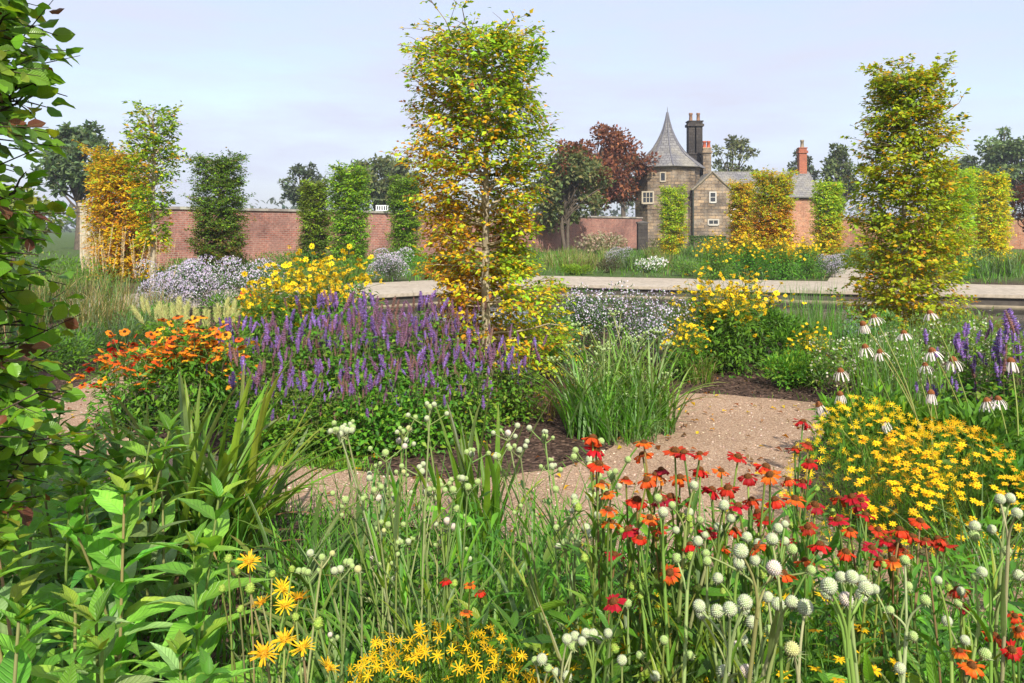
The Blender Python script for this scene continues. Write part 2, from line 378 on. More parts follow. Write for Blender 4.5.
pathA=[(-14,6.6),gnd(-200,452),gnd(0,440),gnd(60,433),gnd(40,412),gnd(62,395),gnd(112,371),gnd(140,352),(-6.6,14.5),(-5.4,14.6),gnd(172,356),gnd(160,374),gnd(112,400),gnd(112,432),
       gnd(230,464),gnd(330,470),gnd(470,484),gnd(560,470),gnd(598,458),gnd(630,432),gnd(668,402),gnd(688,393),gnd(760,399),gnd(836,405),gnd(900,415),(5.4,6.9),(5.0,6.0),gnd(850,416),
       gnd(815,440),gnd(790,480),gnd(815,520),gnd(880,543),gnd(960,552),(4.2,4.3),(5.0,3.2),gnd(1010,640),gnd(900,622),gnd(780,600),gnd(620,566),gnd(500,545),gnd(380,524),gnd(262,510),gnd(190,482),gnd(120,466),gnd(0,460),(-14,5.7)]
flat_sheet('path',[wobble(smooth_loop(pathA,2),.1,.018)],0.012,M['gravel'])
stone_walk=[(8.6,22.6),(10.9,21.9),(12.3,25.4),(14.6,30.5),(18.5,36),(16.3,37),(12.6,32)]
flat_sheet('pavement',[stone_walk],0.02,M['paving'])

# pool: paving slab along the far rim, dark riser, pale ledge, water
def offset_line(P, d):
    P=[A(p,float) for p in P]; out=[]
    for i,p in enumerate(P):
        t=[]
        if i>0: t.append((P[i]-P[i-1])/np.linalg.norm(P[i]-P[i-1]))
        if i<len(P)-1: t.append((P[i+1]-P[i])/np.linalg.norm(P[i+1]-P[i]))
        n=[A([-a[1],a[0]]) for a in t]; m=sum(n); m/=np.linalg.norm(m); out.append(p+m*d/max(.3,float(m@n[0])))
    return out
rim=[(-9.2,15.1),(-3.9,19.2),(1.37,23.3),(12.2,19.6),(30,13.6)]
mb=MB()
ri=offset_line(rim,-.07); ro=offset_line(rim,3.9)
for i in range(len(rim)-1):
    a,b,c,d=ri[i],ri[i+1],ro[i+1],ro[i]; L=np.linalg.norm(b-a)
    for z,o in ((.045,(a,b,c,d)),):
        mb.raw([(*p,z) for p in o],[(0,1,2,3)],None,(1,1,1),[(0,0),(L,0),(L,3.9),(0,3.9)])
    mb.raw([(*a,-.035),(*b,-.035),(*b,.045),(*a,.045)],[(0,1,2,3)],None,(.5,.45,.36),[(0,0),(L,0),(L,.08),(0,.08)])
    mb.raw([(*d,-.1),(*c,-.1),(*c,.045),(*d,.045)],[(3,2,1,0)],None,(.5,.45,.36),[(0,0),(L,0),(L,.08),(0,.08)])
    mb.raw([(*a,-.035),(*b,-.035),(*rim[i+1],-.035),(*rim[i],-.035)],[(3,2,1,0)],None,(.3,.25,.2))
tag(part('terrace_paving',mb,M['paving'],smooth=False),kind='structure')
mb=MB(); n=len(POOL)
for i in range(n):
    a,b=POOL[i],POOL[(i+1)%n]
    L=math.dist(a,b)
    mb.raw([(*a,-.7),(*b,-.7),(*b,-.002),(*a,-.002)],[(0,1,2,3)],None,(.07,.06,.05),[(0,0),(L,0),(L,.7),(0,.7)])
tag(part('pool_wall',mb,M['edge'],smooth=False),kind='structure')
mb=MB(); led=offset_line(rim,-.13)
for i in range(len(rim)-1):
    a,b=led[i],led[i+1]; c,d=rim[i+1],rim[i]
    mb.raw([(*a,-.215),(*b,-.215),(*c,-.215),(*d,-.215)],[(0,1,2,3)],None,(.30,.25,.17))
    mb.raw([(*a,-.26),(*b,-.26),(*b,-.215),(*a,-.215)],[(0,1,2,3)],None,(.30,.25,.17))
tag(part('pool_ledge',mb,M['edge'],smooth=False),kind='structure')
cen=A([6.0,16.5]); big=[tuple(A(p)+(A(p)-cen)/np.linalg.norm(A(p)-cen)*.1) for p in POOL]
flat_sheet('water',[big],-.25,M['water'])

# ------------------------------------------------------------------ walls
def garden_wall(label, p, q, h, mat, name='brick_wall', group=None):
    t=thing(name,label,'wall',(*p,0),0,group); qq=A(q,float)-A(p,float); L=np.linalg.norm(qq)
    w=MB(); obox(w,(0,0),qq,0,.42,-.1,h); part('brickwork',w,mat,t,False)
    c=MB(); n=max(1,int(L/1.1)); d=qq/L
    for i in range(n):
        e=U(-.006,.006); obox(c,d*(L*i/n)+d*.004,d*(L*(i+1)/n)-d*.004,-.07,.49,h+.002,h+.115+e,jit((.33,.30,.25),1,.12,.03)[0])
    part('coping',c,M['coping'],t,False); return t
wl0,wl1=(-16.1,32.0),(10.7,67.4)
garden_wall('long old red brick garden wall with grey stone coping, running back behind the columnar trees',wl0,wl1,2.44,M['brick_old'])
garden_wall('pale orange sunlit brick garden wall running from the slate-roofed house past the last yellow tree',(27.3,72.0),(62,49),2.35,M['brick_sun'])
def stone_pier(label,x,y,w,h,mat,cap):
    t=thing('stone_pier',label,'pier',(x,y,0)); b=MB(); box(b,-w/2,w/2,-w/2,w/2,-.05,h); part('shaft',b,mat,t,False)
    c=MB(); k=w/2+.05; box(c,-k,k,-k,k,h+.002,h+.12,cap); k-=.1
    c.raw([(-k,-k,h+.12),(k,-k,h+.12),(k,k,h+.12),(-k,k,h+.12),(0,0,h+.22)],None,[(0,1,4),(1,2,4),(2,3,4),(3,0,4)],cap); part('cap',c,M['coping'],t,False)
stone_pier('pale cream stone pier ending the old red brick wall, beside the golden tree',-16.45,31.9,.5,2.5,M['ashlar'],(.36,.32,.25))
stone_pier('dark weathered stone pier standing before the maroon end of the brick wall',9.7,61.0,.72,1.98,M['stone_soot'],(.10,.09,.08))
# white slatted frame on the coping
px=379.5; Yw=40.2/(.757-(px-512)/F); X0=(px-512)/F*Yw
t=thing('slatted_frame','small white slatted frame on the brick wall coping between two clipped trees','frame',(X0+.1,Yw+.25,2.565),sc=(.8,1,.62)); b=MB()
for z0,z1 in ((0,.06),(.42,.5)): box(b,-.42,.42,-.05,.05,z0,z1,(.75,.76,.78),bottom=True)
part('rail',b,M['paint'],t,False)
for k in range(6):
    b=MB(); xx=-.38+k*.152; box(b,xx-.03,xx+.03,-.04,.04,.061,.419,(.75,.76,.78)); part('slat',b,M['paint'],t,False)

# ------------------------------------------------------------------ the house
def gable_block(mb,x0,x1,y0,y1,z0,ze,zr,axis):
    """walls with two gables; axis 'y' = ridge runs in y"""
    def face(P,uv): mb.raw(P,None if len(P)!=4 else [(0,1,2,3)],None if len(P)==4 else [(0,1,2),(0,2,3),(0,3,4)],(1,1,1),uv)
    if axis=='y':
        xm=(x0+x1)/2
        for y,f in ((y0,1),(y1,-1)):
            P=[(x0,y,z0),(x1,y,z0),(x1,y,ze),(xm,y,zr),(x0,y,ze)]; face(P if f>0 else P[::-1],[(p[0],p[2]) for p in (P if f>0 else P[::-1])])
        for x,f in ((x0,-1),(x1,1)):
            P=[(x,y0,z0),(x,y1,z0),(x,y1,ze),(x,y0,ze)]; P=P if f>0 else P[::-1]; face(P,[(p[1],p[2]) for p in P])
    else:
        ym=(y0+y1)/2
        for x,f in ((x0,-1),(x1,1)):
            P=[(x,y0,z0),(x,y1,z0),(x,y1,ze),(x,ym,zr),(x,y0,ze)]; P=P if f>0 else P[::-1]; face(P,[(p[1],p[2]) for p in P])
        for y,f in ((y0,1),(y1,-1)):
            P=[(x0,y,z0),(x1,y,z0),(x1,y,ze),(x0,y,ze)]; P=P if f>0 else P[::-1]; face(P,[(p[0],p[2]) for p in P])
def roof_slab(mb, a0,a1,e_out,ze,zr,b0,b1,axis,th=.12):
    """two pitched slabs; a = across span [a0,a1], ridge at the middle, running b0..b1"""
    am=(a0+a1)/2; sl=(zr-ze)/(am-a0)
    for s,ae in ((-1,a0-e_out),(1,a1+e_out)):
        zl=ze-sl*e_out; L=math.hypot(am-ae,zr-zl)
        def P(a,b,z): return (a,b,z) if axis=='y' else (b,a,z)
        top=[P(ae,b0,zl+th),P(ae,b1,zl+th),P(am,b1,zr+th),P(am,b0,zr+th)]; bot=[P(ae,b0,zl),P(ae,b1,zl),P(am,b1,zr),P(am,b0,zr)]
        uv=[(b0,0),(b1,0),(b1,L),(b0,L)]
        flip=(s>0)^(axis!='y')
        mb.raw(top,[(0,3,2,1) if not flip else (0,1,2,3)],None,(1,1,1),uv)
        mb.raw(bot,[(0,1,2,3) if not flip else (0,3,2,1)],None,(1,1,1),uv)
        for i,j in ((0,1),(1,2),(2,3),(3,0)):
            if (i,j)==(2,3): continue
            mb.raw([bot[i],bot[j],top[j],top[i]],[(0,1,2,3)],None,(1,1,1),[(0,0),(.1,0),(.1,.1),(0,.1)])
house=thing('stone_house','old stone lodge with witch-hat slate tower, tall chimneys and a brick wing','house',(18,72,0))
hx,hy=18.0,72.0
def H(mb): # to local
    mb.v=[v-A([hx,hy,0]) for v in mb.v]; return mb
def hp(name,mb,mat,parent=house,smooth=False): return part(name,H(mb),mat,parent,smooth)
# tower
tc=A([13.85,73.0]); rt=2.86; ang=[math.radians(-2+45*k) for k in range(8)]
w=MB(); zt=7.0; u=0; sl=2*rt*math.sin(PI/8)
for k in range(8):
    a,b=ang[k],ang[(k+1)%8]; p=tc+rt*A([math.cos(a),math.sin(a)]); q=tc+rt*A([math.cos(b),math.sin(b)])
    w.raw([(*p,-.1),(*q,-.1),(*q,zt),(*p,zt)],[(0,1,2,3)],None,(1,1,1),[(u,0),(u+sl,0),(u+sl,zt),(u,zt)]); u+=sl
for z0,z1,k in ((zt-.16,zt-.01,1.035),(3.3,3.42,1.012)):   # string courses
    for i in range(8):
        a,b=ang[i],ang[(i+1)%8]; p=tc+rt*k*A([math.cos(a),math.sin(a)]); q=tc+rt*k*A([math.cos(b),math.sin(b)]); pi=tc+rt*.98*A([math.cos(a),math.sin(a)]); qi=tc+rt*.98*A([math.cos(b),math.sin(b)])
        w.raw([(*p,z0),(*q,z0),(*q,z1),(*p,z1)],[(0,1,2,3)],None,(1,1,1),[(0,.05),(sl,.05),(sl,.2),(0,.2)])
        w.raw([(*p,z1),(*q,z1),(*qi,z1+.03),(*pi,z1+.03)],[(0,1,2,3)],None,(1,1,1),[(0,.05),(sl,.05),(sl,.2),(0,.2)])
tower=hp('tower',w,M['stone'])
rf=MB(); prof=[(0,1.0),(.03,.945),(.126,.755),(.21,.59),(.305,.455),(.40,.35),(.484,.272),(.6,.185),(.71,.118),(.87,.052),(1,.012)]
Rr=3.3; zt0=6.98; Ht=4.95
for (t0,r0),(t1,r1) in zip(prof[:-1],prof[1:]):
    for k in range(8):
        a,b=ang[k],ang[(k+1)%8]
        P=[tc+Rr*r0*A([math.cos(a),math.sin(a)]),tc+Rr*r0*A([math.cos(b),math.sin(b)]),tc+Rr*r1*A([math.cos(b),math.sin(b)]),tc+Rr*r1*A([math.cos(a),math.sin(a)])]
        Z=[zt0+Ht*t0]*2+[zt0+Ht*t1]*2; hw=Rr*.38
        rf.raw([(*p,z) for p,z in zip(P,Z)],[(0,1,2,3)],None,(1,1,1),[(-hw*r0+k*3,t0*6.2),(hw*r0+k*3,t0*6.2),(hw*r1+k*3,t1*6.2),(-hw*r1+k*3,t1*6.2)])
rf.raw([(*(tc+Rr*A([math.cos(a),math.sin(a)])),zt0-.05) for a in ang],[(0,3,2,1),(0,7,4,3),(7,6,5,4)],None,(.5,.5,.5))
for k in range(8):
    a,b=ang[k],ang[(k+1)%8]; p=tc+Rr*A([math.cos(a),math.sin(a)]); q=tc+Rr*A([math.cos(b),math.sin(b)])
    rf.raw([(*p,zt0-.05),(*q,zt0-.05),(*q,zt0),(*p,zt0)],[(0,1,2,3)],None,(1,1,1),[(0,0),(.1,0),(.1,.05),(0,.05)])
tr=hp('tower_roof',rf,M['slate'],tower)
hips=MB()
for a in ang: tubes(hips,[[(*(tc+Rr*r*A([math.cos(a),math.sin(a)])),zt0+Ht*t_+.02) for t_,r in prof]],.06,(.13,.13,.15),5)
tubes(hips,[[(*tc,zt0+Ht-.15),(*tc,zt0+Ht+.15),(*tc,zt0+Ht+.5)]],[[.05,.035,.01]],(.12,.12,.13),6)
hp('roof_hips',hips,M['edge'],tower)
def window(parent, c, n, w_, h_, frame=.08, col=(.62,.60,.55), mull=1, trans=0, mat='paint'):
    """window on a vertical face: centre c, outward normal n (2-D)"""
    n=A(n,float)/np.linalg.norm(n); tdir=A([-n[1],n[0]])
    def P(s,z,o): p=A(c[:2])+tdir*s+n*o; return (*p,c[2]+z)
    fr=MB()
    def bar(s0,s1,z0,z1,o=.06,cc=col):
        a=[P(s0,z0,o),P(s1,z0,o),P(s1,z1,o),P(s0,z1,o)]; b=[P(s0,z0,-.02),P(s1,z0,-.02),P(s1,z1,-.02),P(s0,z1,-.02)]
        fr.raw(a,[(0,1,2,3)],None,cc)
        for i,j in ((0,1),(1,2),(2,3),(3,0)): fr.raw([b[i],b[j],a[j],a[i]],[(0,1,2,3)],None,cc)
    W,Hh=w_/2,h_/2
    bar(-W-frame,-W,-Hh-frame,Hh+frame); bar(W,W+frame,-Hh-frame,Hh+frame); bar(-W,W,Hh,Hh+frame,.058); bar(-W,W,-Hh-frame*1.3,-Hh,.09)
    for i in range(mull): s=-W+w_*(i+1)/(mull+1); bar(s-.025,s+.025,-Hh,Hh,.045)
    for i in range(trans): z=-Hh+h_*(i+1)/(trans+1); bar(-W,W,z-.02,z+.02,.042)
    g=MB(); g.raw([P(-W,-Hh,.015),P(W,-Hh,.015),P(W,Hh,.015),P(-W,Hh,.015)],[(0,1,2,3)],None)
    f=hp('window',fr,M[mat],parent); f2=part('pane',H(g),M['glass'],f,False) if parent is house else hp('window_pane',g,M['glass'],parent)
    return f
def tower_face(px,z):
    # point on the tower's face hit by the sight line of that column
    d=A([(px-512)/F,1.0]); best=None
    for k in range(8):
        p=tc+rt*A([math.cos(ang[k]),math.sin(ang[k])]); q=tc+rt*A([math.cos(ang[(k+1)%8]),math.sin(ang[(k+1)%8])])
        Mx=np.stack([d,-(q-p)],1); s=np.linalg.solve(Mx,p)
        if 0<=s[1]<=1 and (best is None or s[0]<best[0]): best=(s[0],p+(q-p)*s[1],A([(q-p)[1],-(q-p)[0]]))
    return (*best[1],z),best[2]
c,n=tower_face(663,6.05); window(tower,c,n,.35,.65,.1,(.42,.36,.27),mull=0)
c,n=tower_face(648,4.3); window(tower,c,n,.85,.85,.12,(.46,.40,.30),mull=2,trans=1)
c,n=tower_face(680,4.3); window(tower,c,n,.30,.6,.1,(.42,.36,.27),mull=0)
# drain pipe
# gable wing and brick wing
w=MB(); gable_block(w,15.55,18.65,70.0,76,-.1,4.95,6.3,'y'); hp('gable_wall',w,M['stone'])
w=MB(); gable_block(w,18.66,26.7,71.4,77.4,-.1,4.5,6.65,'x'); hp('brick_wing',w,M['brick_sun'])
b=MB(); box(b,18.68,26.69,71.25,71.4,4.18,4.42,(.12,.10,.08)); hp('eaves_board',b,M['timber'])
rf=MB(); roof_slab(rf,71.4,77.4,.3,4.5,6.65,17.6,26.95,'x'); roof=hp('roof',rf,M['slate'])
rf2=MB(); roof_slab(rf2,15.55,18.65,.12,4.97,6.32,70.12,75.9,'y',.1); hp('gable_roof',rf2,M['slate'])
# gable coping stones
gc=MB()
for s in (-1,1):
    x0=17.1; tubes(gc,[[(x0+s*1.72,69.98,4.86),(x0+s*.8,69.98,5.66),(x0,69.98,6.46)]],.10,(.20,.17,.12),4)
hp('gable_coping',gc,M['edge'])
b=MB(); tubes(b,[[(15.45,69.85,0),(15.45,69.85,2.5),(15.45,69.85,4.9)]],.06,(.04,.05,.04),8); hp('drain_pipe',b,M['edge'])
window(house,(17.15,69.99,4.28),(0,-1),.42,.75,.10,(.50,.48,.43),mull=0,trans=1)
window(house,(17.2,69.99,2.15),(0,-1),.75,.3,.12,(.42,.39,.33),mull=1)
window(house,(22.0,71.39,2.6),(0,-1),.9,1.2,.1,(.7,.68,.62),mull=1,trans=1)
# porch: arched door with stone hood
d=MB(); pts=[(-.55,0),(.55,0),(.55,1.7)]+[(.55*math.cos(a),1.7+.5*math.sin(a)) for a in np.linspace(.3,PI-.3,7)]+[(-.55,1.7)]
d.raw([(19.3+x,71.36,z) for x,z in pts],None,[(0,i,i+1) for i in range(1,len(pts)-1)],(.09,.06,.04)); dr=hp('door',d,M['timber'])
s=MB(); tubes(s,[[(19.3+x*1.16,71.33,z*1.03) for x,z in pts[2:]]],.13,(.45,.38,.29),4)
for sx in (-1,1): box(s,19.3+sx*.68-.14,19.3+sx*.68+.14,71.22,71.40,0,1.75,(.42,.36,.27))
hp('door_surround',s,M['edge'])
h=MB(); roof_slab(h,18.35,20.25,.05,2.2,3.2,70.5,71.38,'y',.12); hp('porch_hood',h,M['coping'])
# chimneys
def chimney(x,y,w_,z0,z1,mat,potc,npot,capk=.09,pot_h=.55):
    m=MB()
    if w_>1.1:      # clustered stack: common base, two shafts with a gap, joined again by the cap
        box(m,x-w_/2,x+w_/2,y-w_*.4,y+w_*.4,z0,z1-3.0); box(m,x-w_/2-.08,x+w_/2+.08,y-w_*.4-.08,y+w_*.4+.08,z1-2.997,z1-2.85)
        for sx in (-1,1): box(m,x+sx*w_*.265-w_*.215,x+sx*w_*.265+w_*.215,y-w_*.36,y+w_*.36,z1-2.847,z1-.425)
        box(m,x-w_/2+.02,x+w_/2-.02,y-w_*.38,y+w_*.38,z1-.197,z1)
    else: box(m,x-w_/2,x+w_/2,y-w_*.4,y+w_*.4,z0,z1)
    k=capk; box(m,x-w_/2-k,x+w_/2+k,y-w_*.4-k,y+w_*.4+k,z1-.42,z1-.2,bottom=True); box(m,x-w_/2-k*.5,x+w_/2+k*.5,y-w_*.4-k*.5,y+w_*.4+k*.5,z1+.003,z1+.1)
    if False:   # grouped shafts read as vertical grooves
        for i in range(3): box(m,x-w_/2+.12+i*.42,x-w_/2+.36+i*.42,y-w_*.4-.07,y-w_*.4+.01,z0+1.2,z1-.45)
    c=hp('chimney',m,mat)
    for i in range(npot):
        pm=MB(); xx=x+(i-(npot-1)/2)*w_*.52; tubes(pm,[[(xx,y,z1+.1),(xx,y,z1+.1+pot_h*.75),(xx,y,z1+.1+pot_h*.78),(xx,y,z1+.1+pot_h)]],[[.17,.14,.18,.17]],potc,10); part('chimney_pot',H(pm),M['edge'],c,True)
chimney(16.75,75.2,1.32,4.5,11.35,M['stone_soot'],(.30,.17,.11),2,pot_h=.75)
chimney(17.45,73.5,.72,5.6,8.75,M['stone'],(.50,.13,.07),2,pot_h=.6)
chimney(26.35,74.4,.68,5.6,8.85,M['brick_red'],(.33,.27,.19),1,pot_h=.7)
# ================================================================== TREES
GREEN=(.10,.20,.018); YGREEN=(.42,.53,.022); LIME=(.27,.45,.025); GOLD=(.70,.48,.018); ORANGE=(.60,.27,.018); RUST=(.28,.095,.022); DARKG=(.028,.065,.014); BLUEG=(.05,.085,.045)
def mixw(cols,w,n,var): return mixcol(cols,A(w)*(R.exponential(1,len(w))**1.3+.05),n,var)
def column_tree(label, px, Y, h, w, n, leaf, pal, prof, clear=.12, group=None, bark='bark_pale', nb=90, tp=None, mat='leaf', up=(.1,.9), trunk_r=.05, off=(0,0), gap=.25, flat=.75, name='columnar_tree', vol=0, twigs=6, zoff=0.0, holes=.35, open_front=False, spray=8):
    x,y,_=at(px,Y)
    t=thing(name,label,'tree',(x,y,zoff),0,group)
    tr=MB(); s=np.linspace(0,1,12); wob=np.cumsum(R.normal(0,.012,(12,2)),0)*min(1,h/4); wob-=wob[0]
    P=np.concatenate([wob,(s*h*.97)[:,None]],1); tubes(tr,[P],[trunk_r*(1-.8*s)*(1+.5*np.exp(-s*30))],(1,1,1),9)
    part('trunk',tr,M[bark],t)
    br=MB(); cr=MB(); tp=tp or LEAF1
    zs=np.sort(clear*h+(h*.97-clear*h)*U(0,1,nb)**.92); per=n*(1.0 if vol else 2.3)/nb
    for i,z0 in enumerate(zs):
        f=z0/h; az=i*2.39996+U(-.5,.5)
        if open_front and f<.6 and math.sin(az)<-.2 and U(0,1)<.6: continue
        if open_front: az+=U(-.6,.6)
        el=up[0]+(min(up[1],.6)-up[0])*f**1.5+U(-.15,.15)
        wd=w/2*prof(f,az)*U(.70,1.0)*.86
        L=max(.12,wd/math.cos(el)); el=min(el,math.asin(min(1,max(.05,(h*.985-z0)/L)))) if L>0 else el; st=P[min(11,int(f*11.3))]; st=A([st[0],st[1],z0])
        d=A([math.cos(az)*math.cos(el),math.sin(az)*math.cos(el),math.sin(el)]); k=np.linspace(0,1,6)[:,None]
        B=st+d*L*k+A([0,0,L*U(.0,.22)])*k**2+R.normal(0,.02*L,(6,3))*k
        B[:,:2]+=A(off)*k*f
        tubes(br,[B],[trunk_r*.28*(1-.85*k[:,0])*min(1,L/.6)+.0015],(.36,.30,.19) if bark=='bark_pale' else (.07,.05,.035),4)
        dens=R.choice([.25,1,1.5],p=[gap,.55,.45-gap]) if gap<.45 else U(.2,1.5)
        nl=max(3,int(per*dens*(.5+L/(w/2)*.6)*(.35 if open_front and f<.6 and math.sin(az)<-.4 else 1)))
        # twigs
        nt=max(2,int(twigs*L/(w/2)))
        ts=U(.25,1.0,nt); ts[0]=1.0; bp,bd=along(B,ts)
        sd=norm(np.cross(bd,A([0,0,1.]))); sg=np.where(np.arange(nt)%2==0,1,-1)
        td=norm(bd*U(.5,1,nt)[:,None]+sd*(sg*U(.4,1.1,nt))[:,None]+R.normal(0,.2,(nt,3)))
        tl=L*U(.22,.45,nt)+leaf*.8
        TP=np.stack([bp,bp+td*(tl*.5)[:,None],bp+td*tl[:,None]+A([0,0,-.02])],1)
        tubes(br,TP,[[.004*h/4,.003*h/4,.0015]],(.16,.11,.06) if bark=='bark_pale' else (.06,.045,.03),3)
        ti=R.integers(0,nt,nl); q=U(.05,1.05,nl)
        pos=TP[ti,0]+(TP[ti,2]-TP[ti,0])*q[:,None]+R.normal(0,leaf*.35,(nl,3))
        sgn=R.choice([-1,1],nl); ld=norm(td[ti]*.8+norm(np.cross(td[ti],A([0,0,1.])))*(sgn*U(.4,1.2,nl))[:,None]+R.normal(0,.25,(nl,3))+A([0,0,-.12]))
        nn=norm(A([0,0,1.])*flat+R.normal(0,.42,(nl,3)))
        sz=leaf*U(.65,1.2,nl)
        if open_front and f<.62:
            kk=~((np.abs(pos[:,0])<.15)&(pos[:,1]<.12)&(U(0,1,nl)<.86)); pos=pos[kk]; ld=ld[kk]; nn=nn[kk]; sz=sz[kk]; nl=len(pos)
            if nl==0: continue
        col=pal(pos,f,az,nl)
        scatter(cr,tp,pos,frames(ld,nn),sz,col)
    if vol:
        ns=int(vol*1.6/spray); f=U(clear,.985,ns); az=U(0,2*PI,ns); rr=A([prof(a,b) for a,b in zip(f,az)])*w/2*.86*U(.10,1,ns)**.5*R.normal(1,.06,ns); z=f*h
        x_=np.cos(az)*rr+off[0]*f; y_=np.sin(az)*rr+off[1]*f; k1=U(0,6.28,8); fr_=U(3,8,(8,3))*R.choice([-1,1],(8,3))*A([1,1,1.3])*1.7/w
        g=sum(np.sin(x_*fr_[j,0]+y_*fr_[j,1]+z*fr_[j,2]+k1[j]) for j in range(8))
        keep=(g>np.quantile(g,holes)); keep|=U(0,1,ns)<.10
        if open_front: keep&=~((f<.60)&(f>.07)&(np.abs(x_-off[0]*f)<.20)&(y_<.12)&(U(0,1,ns)<.90))
        c0=np.stack([x_,y_,z],1)[keep]; f=f[keep]; az=az[keep]; ns=len(c0)
        o=norm(np.stack([np.cos(az),np.sin(az),0*az+.15*up[1]],1)+R.normal(0,.55,(ns,3))*A([1,1,.5])); nu=norm(A([0,0,1.])*flat*1.3-o*o[:,2:3]+np.stack([np.cos(az),np.sin(az),0*az],1)*.6+R.normal(0,.22,(ns,3)))
        sdv=norm(np.cross(o,nu)); P_=[];D_=[];N2=[];C_=[]
        cs=np.empty((ns,3)); jitter=np.empty((ns,spray,3))
        for q0 in range(ns): jitter[q0]=pal(c0[q0:q0+1],float(f[q0]),float(az[q0]),spray)
        for q in range(spray):
            sg=1 if q%2 else -1; tt=(q-spray*.5)*leaf*.42
            P_.append(c0+o*tt+sdv*(sg*leaf*U(.05,.3,ns))[:,None]+R.normal(0,leaf*.12,(ns,3))+nu*(-.15*leaf*((q-spray*.5)/spray*2)**2))
            D_.append(norm(o*.75+sdv*(sg*U(.5,1.0,ns))[:,None]+R.normal(0,.2,(ns,3))-A([0,0,.12]))); N2.append(norm(nu+R.normal(0,.28,(ns,3)))); C_.append(jitter[:,q])
        scatter(cr,tp,np.concatenate(P_),frames(np.concatenate(D_),np.concatenate(N2)),leaf*U(.6,1.2,ns*spray),np.concatenate(C_))
        tubes(br,np.stack([c0-o*leaf*spray*.3,c0,c0+o*leaf*spray*.24],1),[[.0025,.002,.001]],(.16,.11,.06) if bark=='bark_pale' else (.06,.045,.03),3)
    b=part('branches',br,M['twig'],t); part('crown',cr,M[mat],t); return t
def prof_col(lo=.75, hi=.8, asym=0.0, adir=0.0):
    def p(f,az): 
        b=min(1,lo+(1-lo)*min(1,f/.35)); 
        if f>.7: b*=hi*.8+(1-hi*.8)*math.sqrt(max(0,1-((f-.7)/.3)**2))
        return b*(1+asym*math.cos(az-adir))*(1+.10*math.sin(f*23+az*2+asym*40)+.08*math.sin(f*11-az*3+lo*50))
    return p
def pal_mix(lo,hi,spl=.5,soft=.25,var=.2):
    """palette that turns from one set of leaf colours low in the tree to another high up"""
    def p(pos,f,az,n):
        g=1/(1+math.exp(-(f-spl)/soft*4)); g=min(1,max(0,g+U(-.25,.25)))
        k=U(0,1,n)<g
        a=mixw(*hi,n,var); b=mixw(*lo,n,var); return np.where(k[:,None],a,b)
    return p
def pal_main(pos,f,az,n):
    left=.5-.5*math.cos(az)               # 1 on the -x side
    g=1/(1+math.exp(-((f-.62)*9 + (left-.5)*-3.2 + U(-.9,.9))))
    k=U(0,1,n)<g
    return np.where(k[:,None],mixw([LIME,YGREEN,GREEN,GOLD],[.38,.28,.24,.10],n,.22),mixw([GOLD,ORANGE,YGREEN,RUST],[.34,.28,.26,.12],n,.22) if left>.3 or f>.4 else mixw([YGREEN,GOLD,LIME,ORANGE],[.4,.25,.27,.08],n,.22))
g_col='pleached columnar trees standing in the beds'
main=column_tree('tall gold and lime columnar beech with bare pale trunk rising from the purple flower spikes',486,8.6,3.74,1.46,8000,.062,pal_main,
    lambda f,az: (.62+.85*max(0,math.cos(az)) if f<.3 else (.82 if f<.5 else 1.0))*(1 if f<.88 else max(.3,1-((f-.88)/.12)**2*.65))*(1.12-.10*math.cos(az))*(1+.08*math.sin(f*21+az*2)+.06*math.sin(f*37-az*3)),
    clear=.05,nb=125,vol=20000,holes=.26,open_front=True,up=(.02,.95),gap=.25,trunk_r=.056,tp=LEAF1,off=(-.05,0),twigs=7)
G2=([LIME,YGREEN,GOLD,GREEN],[.35,.45,.14,.06])
big=column_tree('big loose yellow-green columnar beech at the pool edge, ragged open top',903,11.6,3.88,1.56,8000,.075,pal_mix(([YGREEN,GOLD,LIME,ORANGE],[.52,.18,.28,.02]),G2,.35,.3),(lambda f,az: (1.02 if f<.55 else 1.02-.42*((f-.55)/.45)**1.3)*(1+.13*math.sin(f*19+az*2)+.09*math.sin(f*33-az*3))*(1+.10*math.cos(az))),clear=.05,nb=120,vol=15000,holes=.30,up=(.05,1.05),gap=.28,trunk_r=.05)
column_tree('slim green columnar tree with long bare pale trunk beside the golden tree',153,18.8,4.4,1.30,2300,.11,pal_mix(([GOLD,YGREEN,ORANGE],[.4,.4,.2]),([GREEN,LIME,YGREEN],[.45,.35,.2]),.3,.15),lambda f,az:(.5 if f<.45 else .75 if f<.6 else 1)*(1-.35*max(0,(f-.8)/.2)),clear=.25,nb=75,up=(.1,.8),gap=.3,trunk_r=.07,vol=1800,holes=.45)
column_tree('broad golden-orange columnar tree by the cream wall pier',121,25,3.95,2.1,6500,.10,pal_mix(([GOLD,ORANGE,YGREEN],[.7,.18,.12]),([GOLD,YGREEN,LIME],[.62,.28,.1]),.75,.3),prof_col(.9,.75),clear=.03,nb=130,gap=.1,trunk_r=.06,vol=13000,holes=.18)
column_tree('dark green columnar tree with bronze base against the old brick wall',219,27,3.95,1.85,6500,.09,pal_mix(([(.14,.14,.02),GREEN,(.2,.12,.02)],[.5,.35,.15]),([GREEN,(.10,.17,.02),LIME],[.5,.35,.15]),.35,.25),prof_col(.95,.9),clear=.02,nb=140,gap=.05,trunk_r=.06,up=(.1,.6),vol=13000,holes=.18)
column_tree('narrower olive green clipped column left of the bright green one',314,34,3.6,1.32,4200,.10,pal_mix(([(.12,.16,.02),GREEN],[.5,.5]),([(.13,.19,.02),LIME],[.6,.4]),.4),prof_col(.95,.92),clear=.02,nb=110,gap=.03,up=(.1,.5),vol=8400,holes=.18)
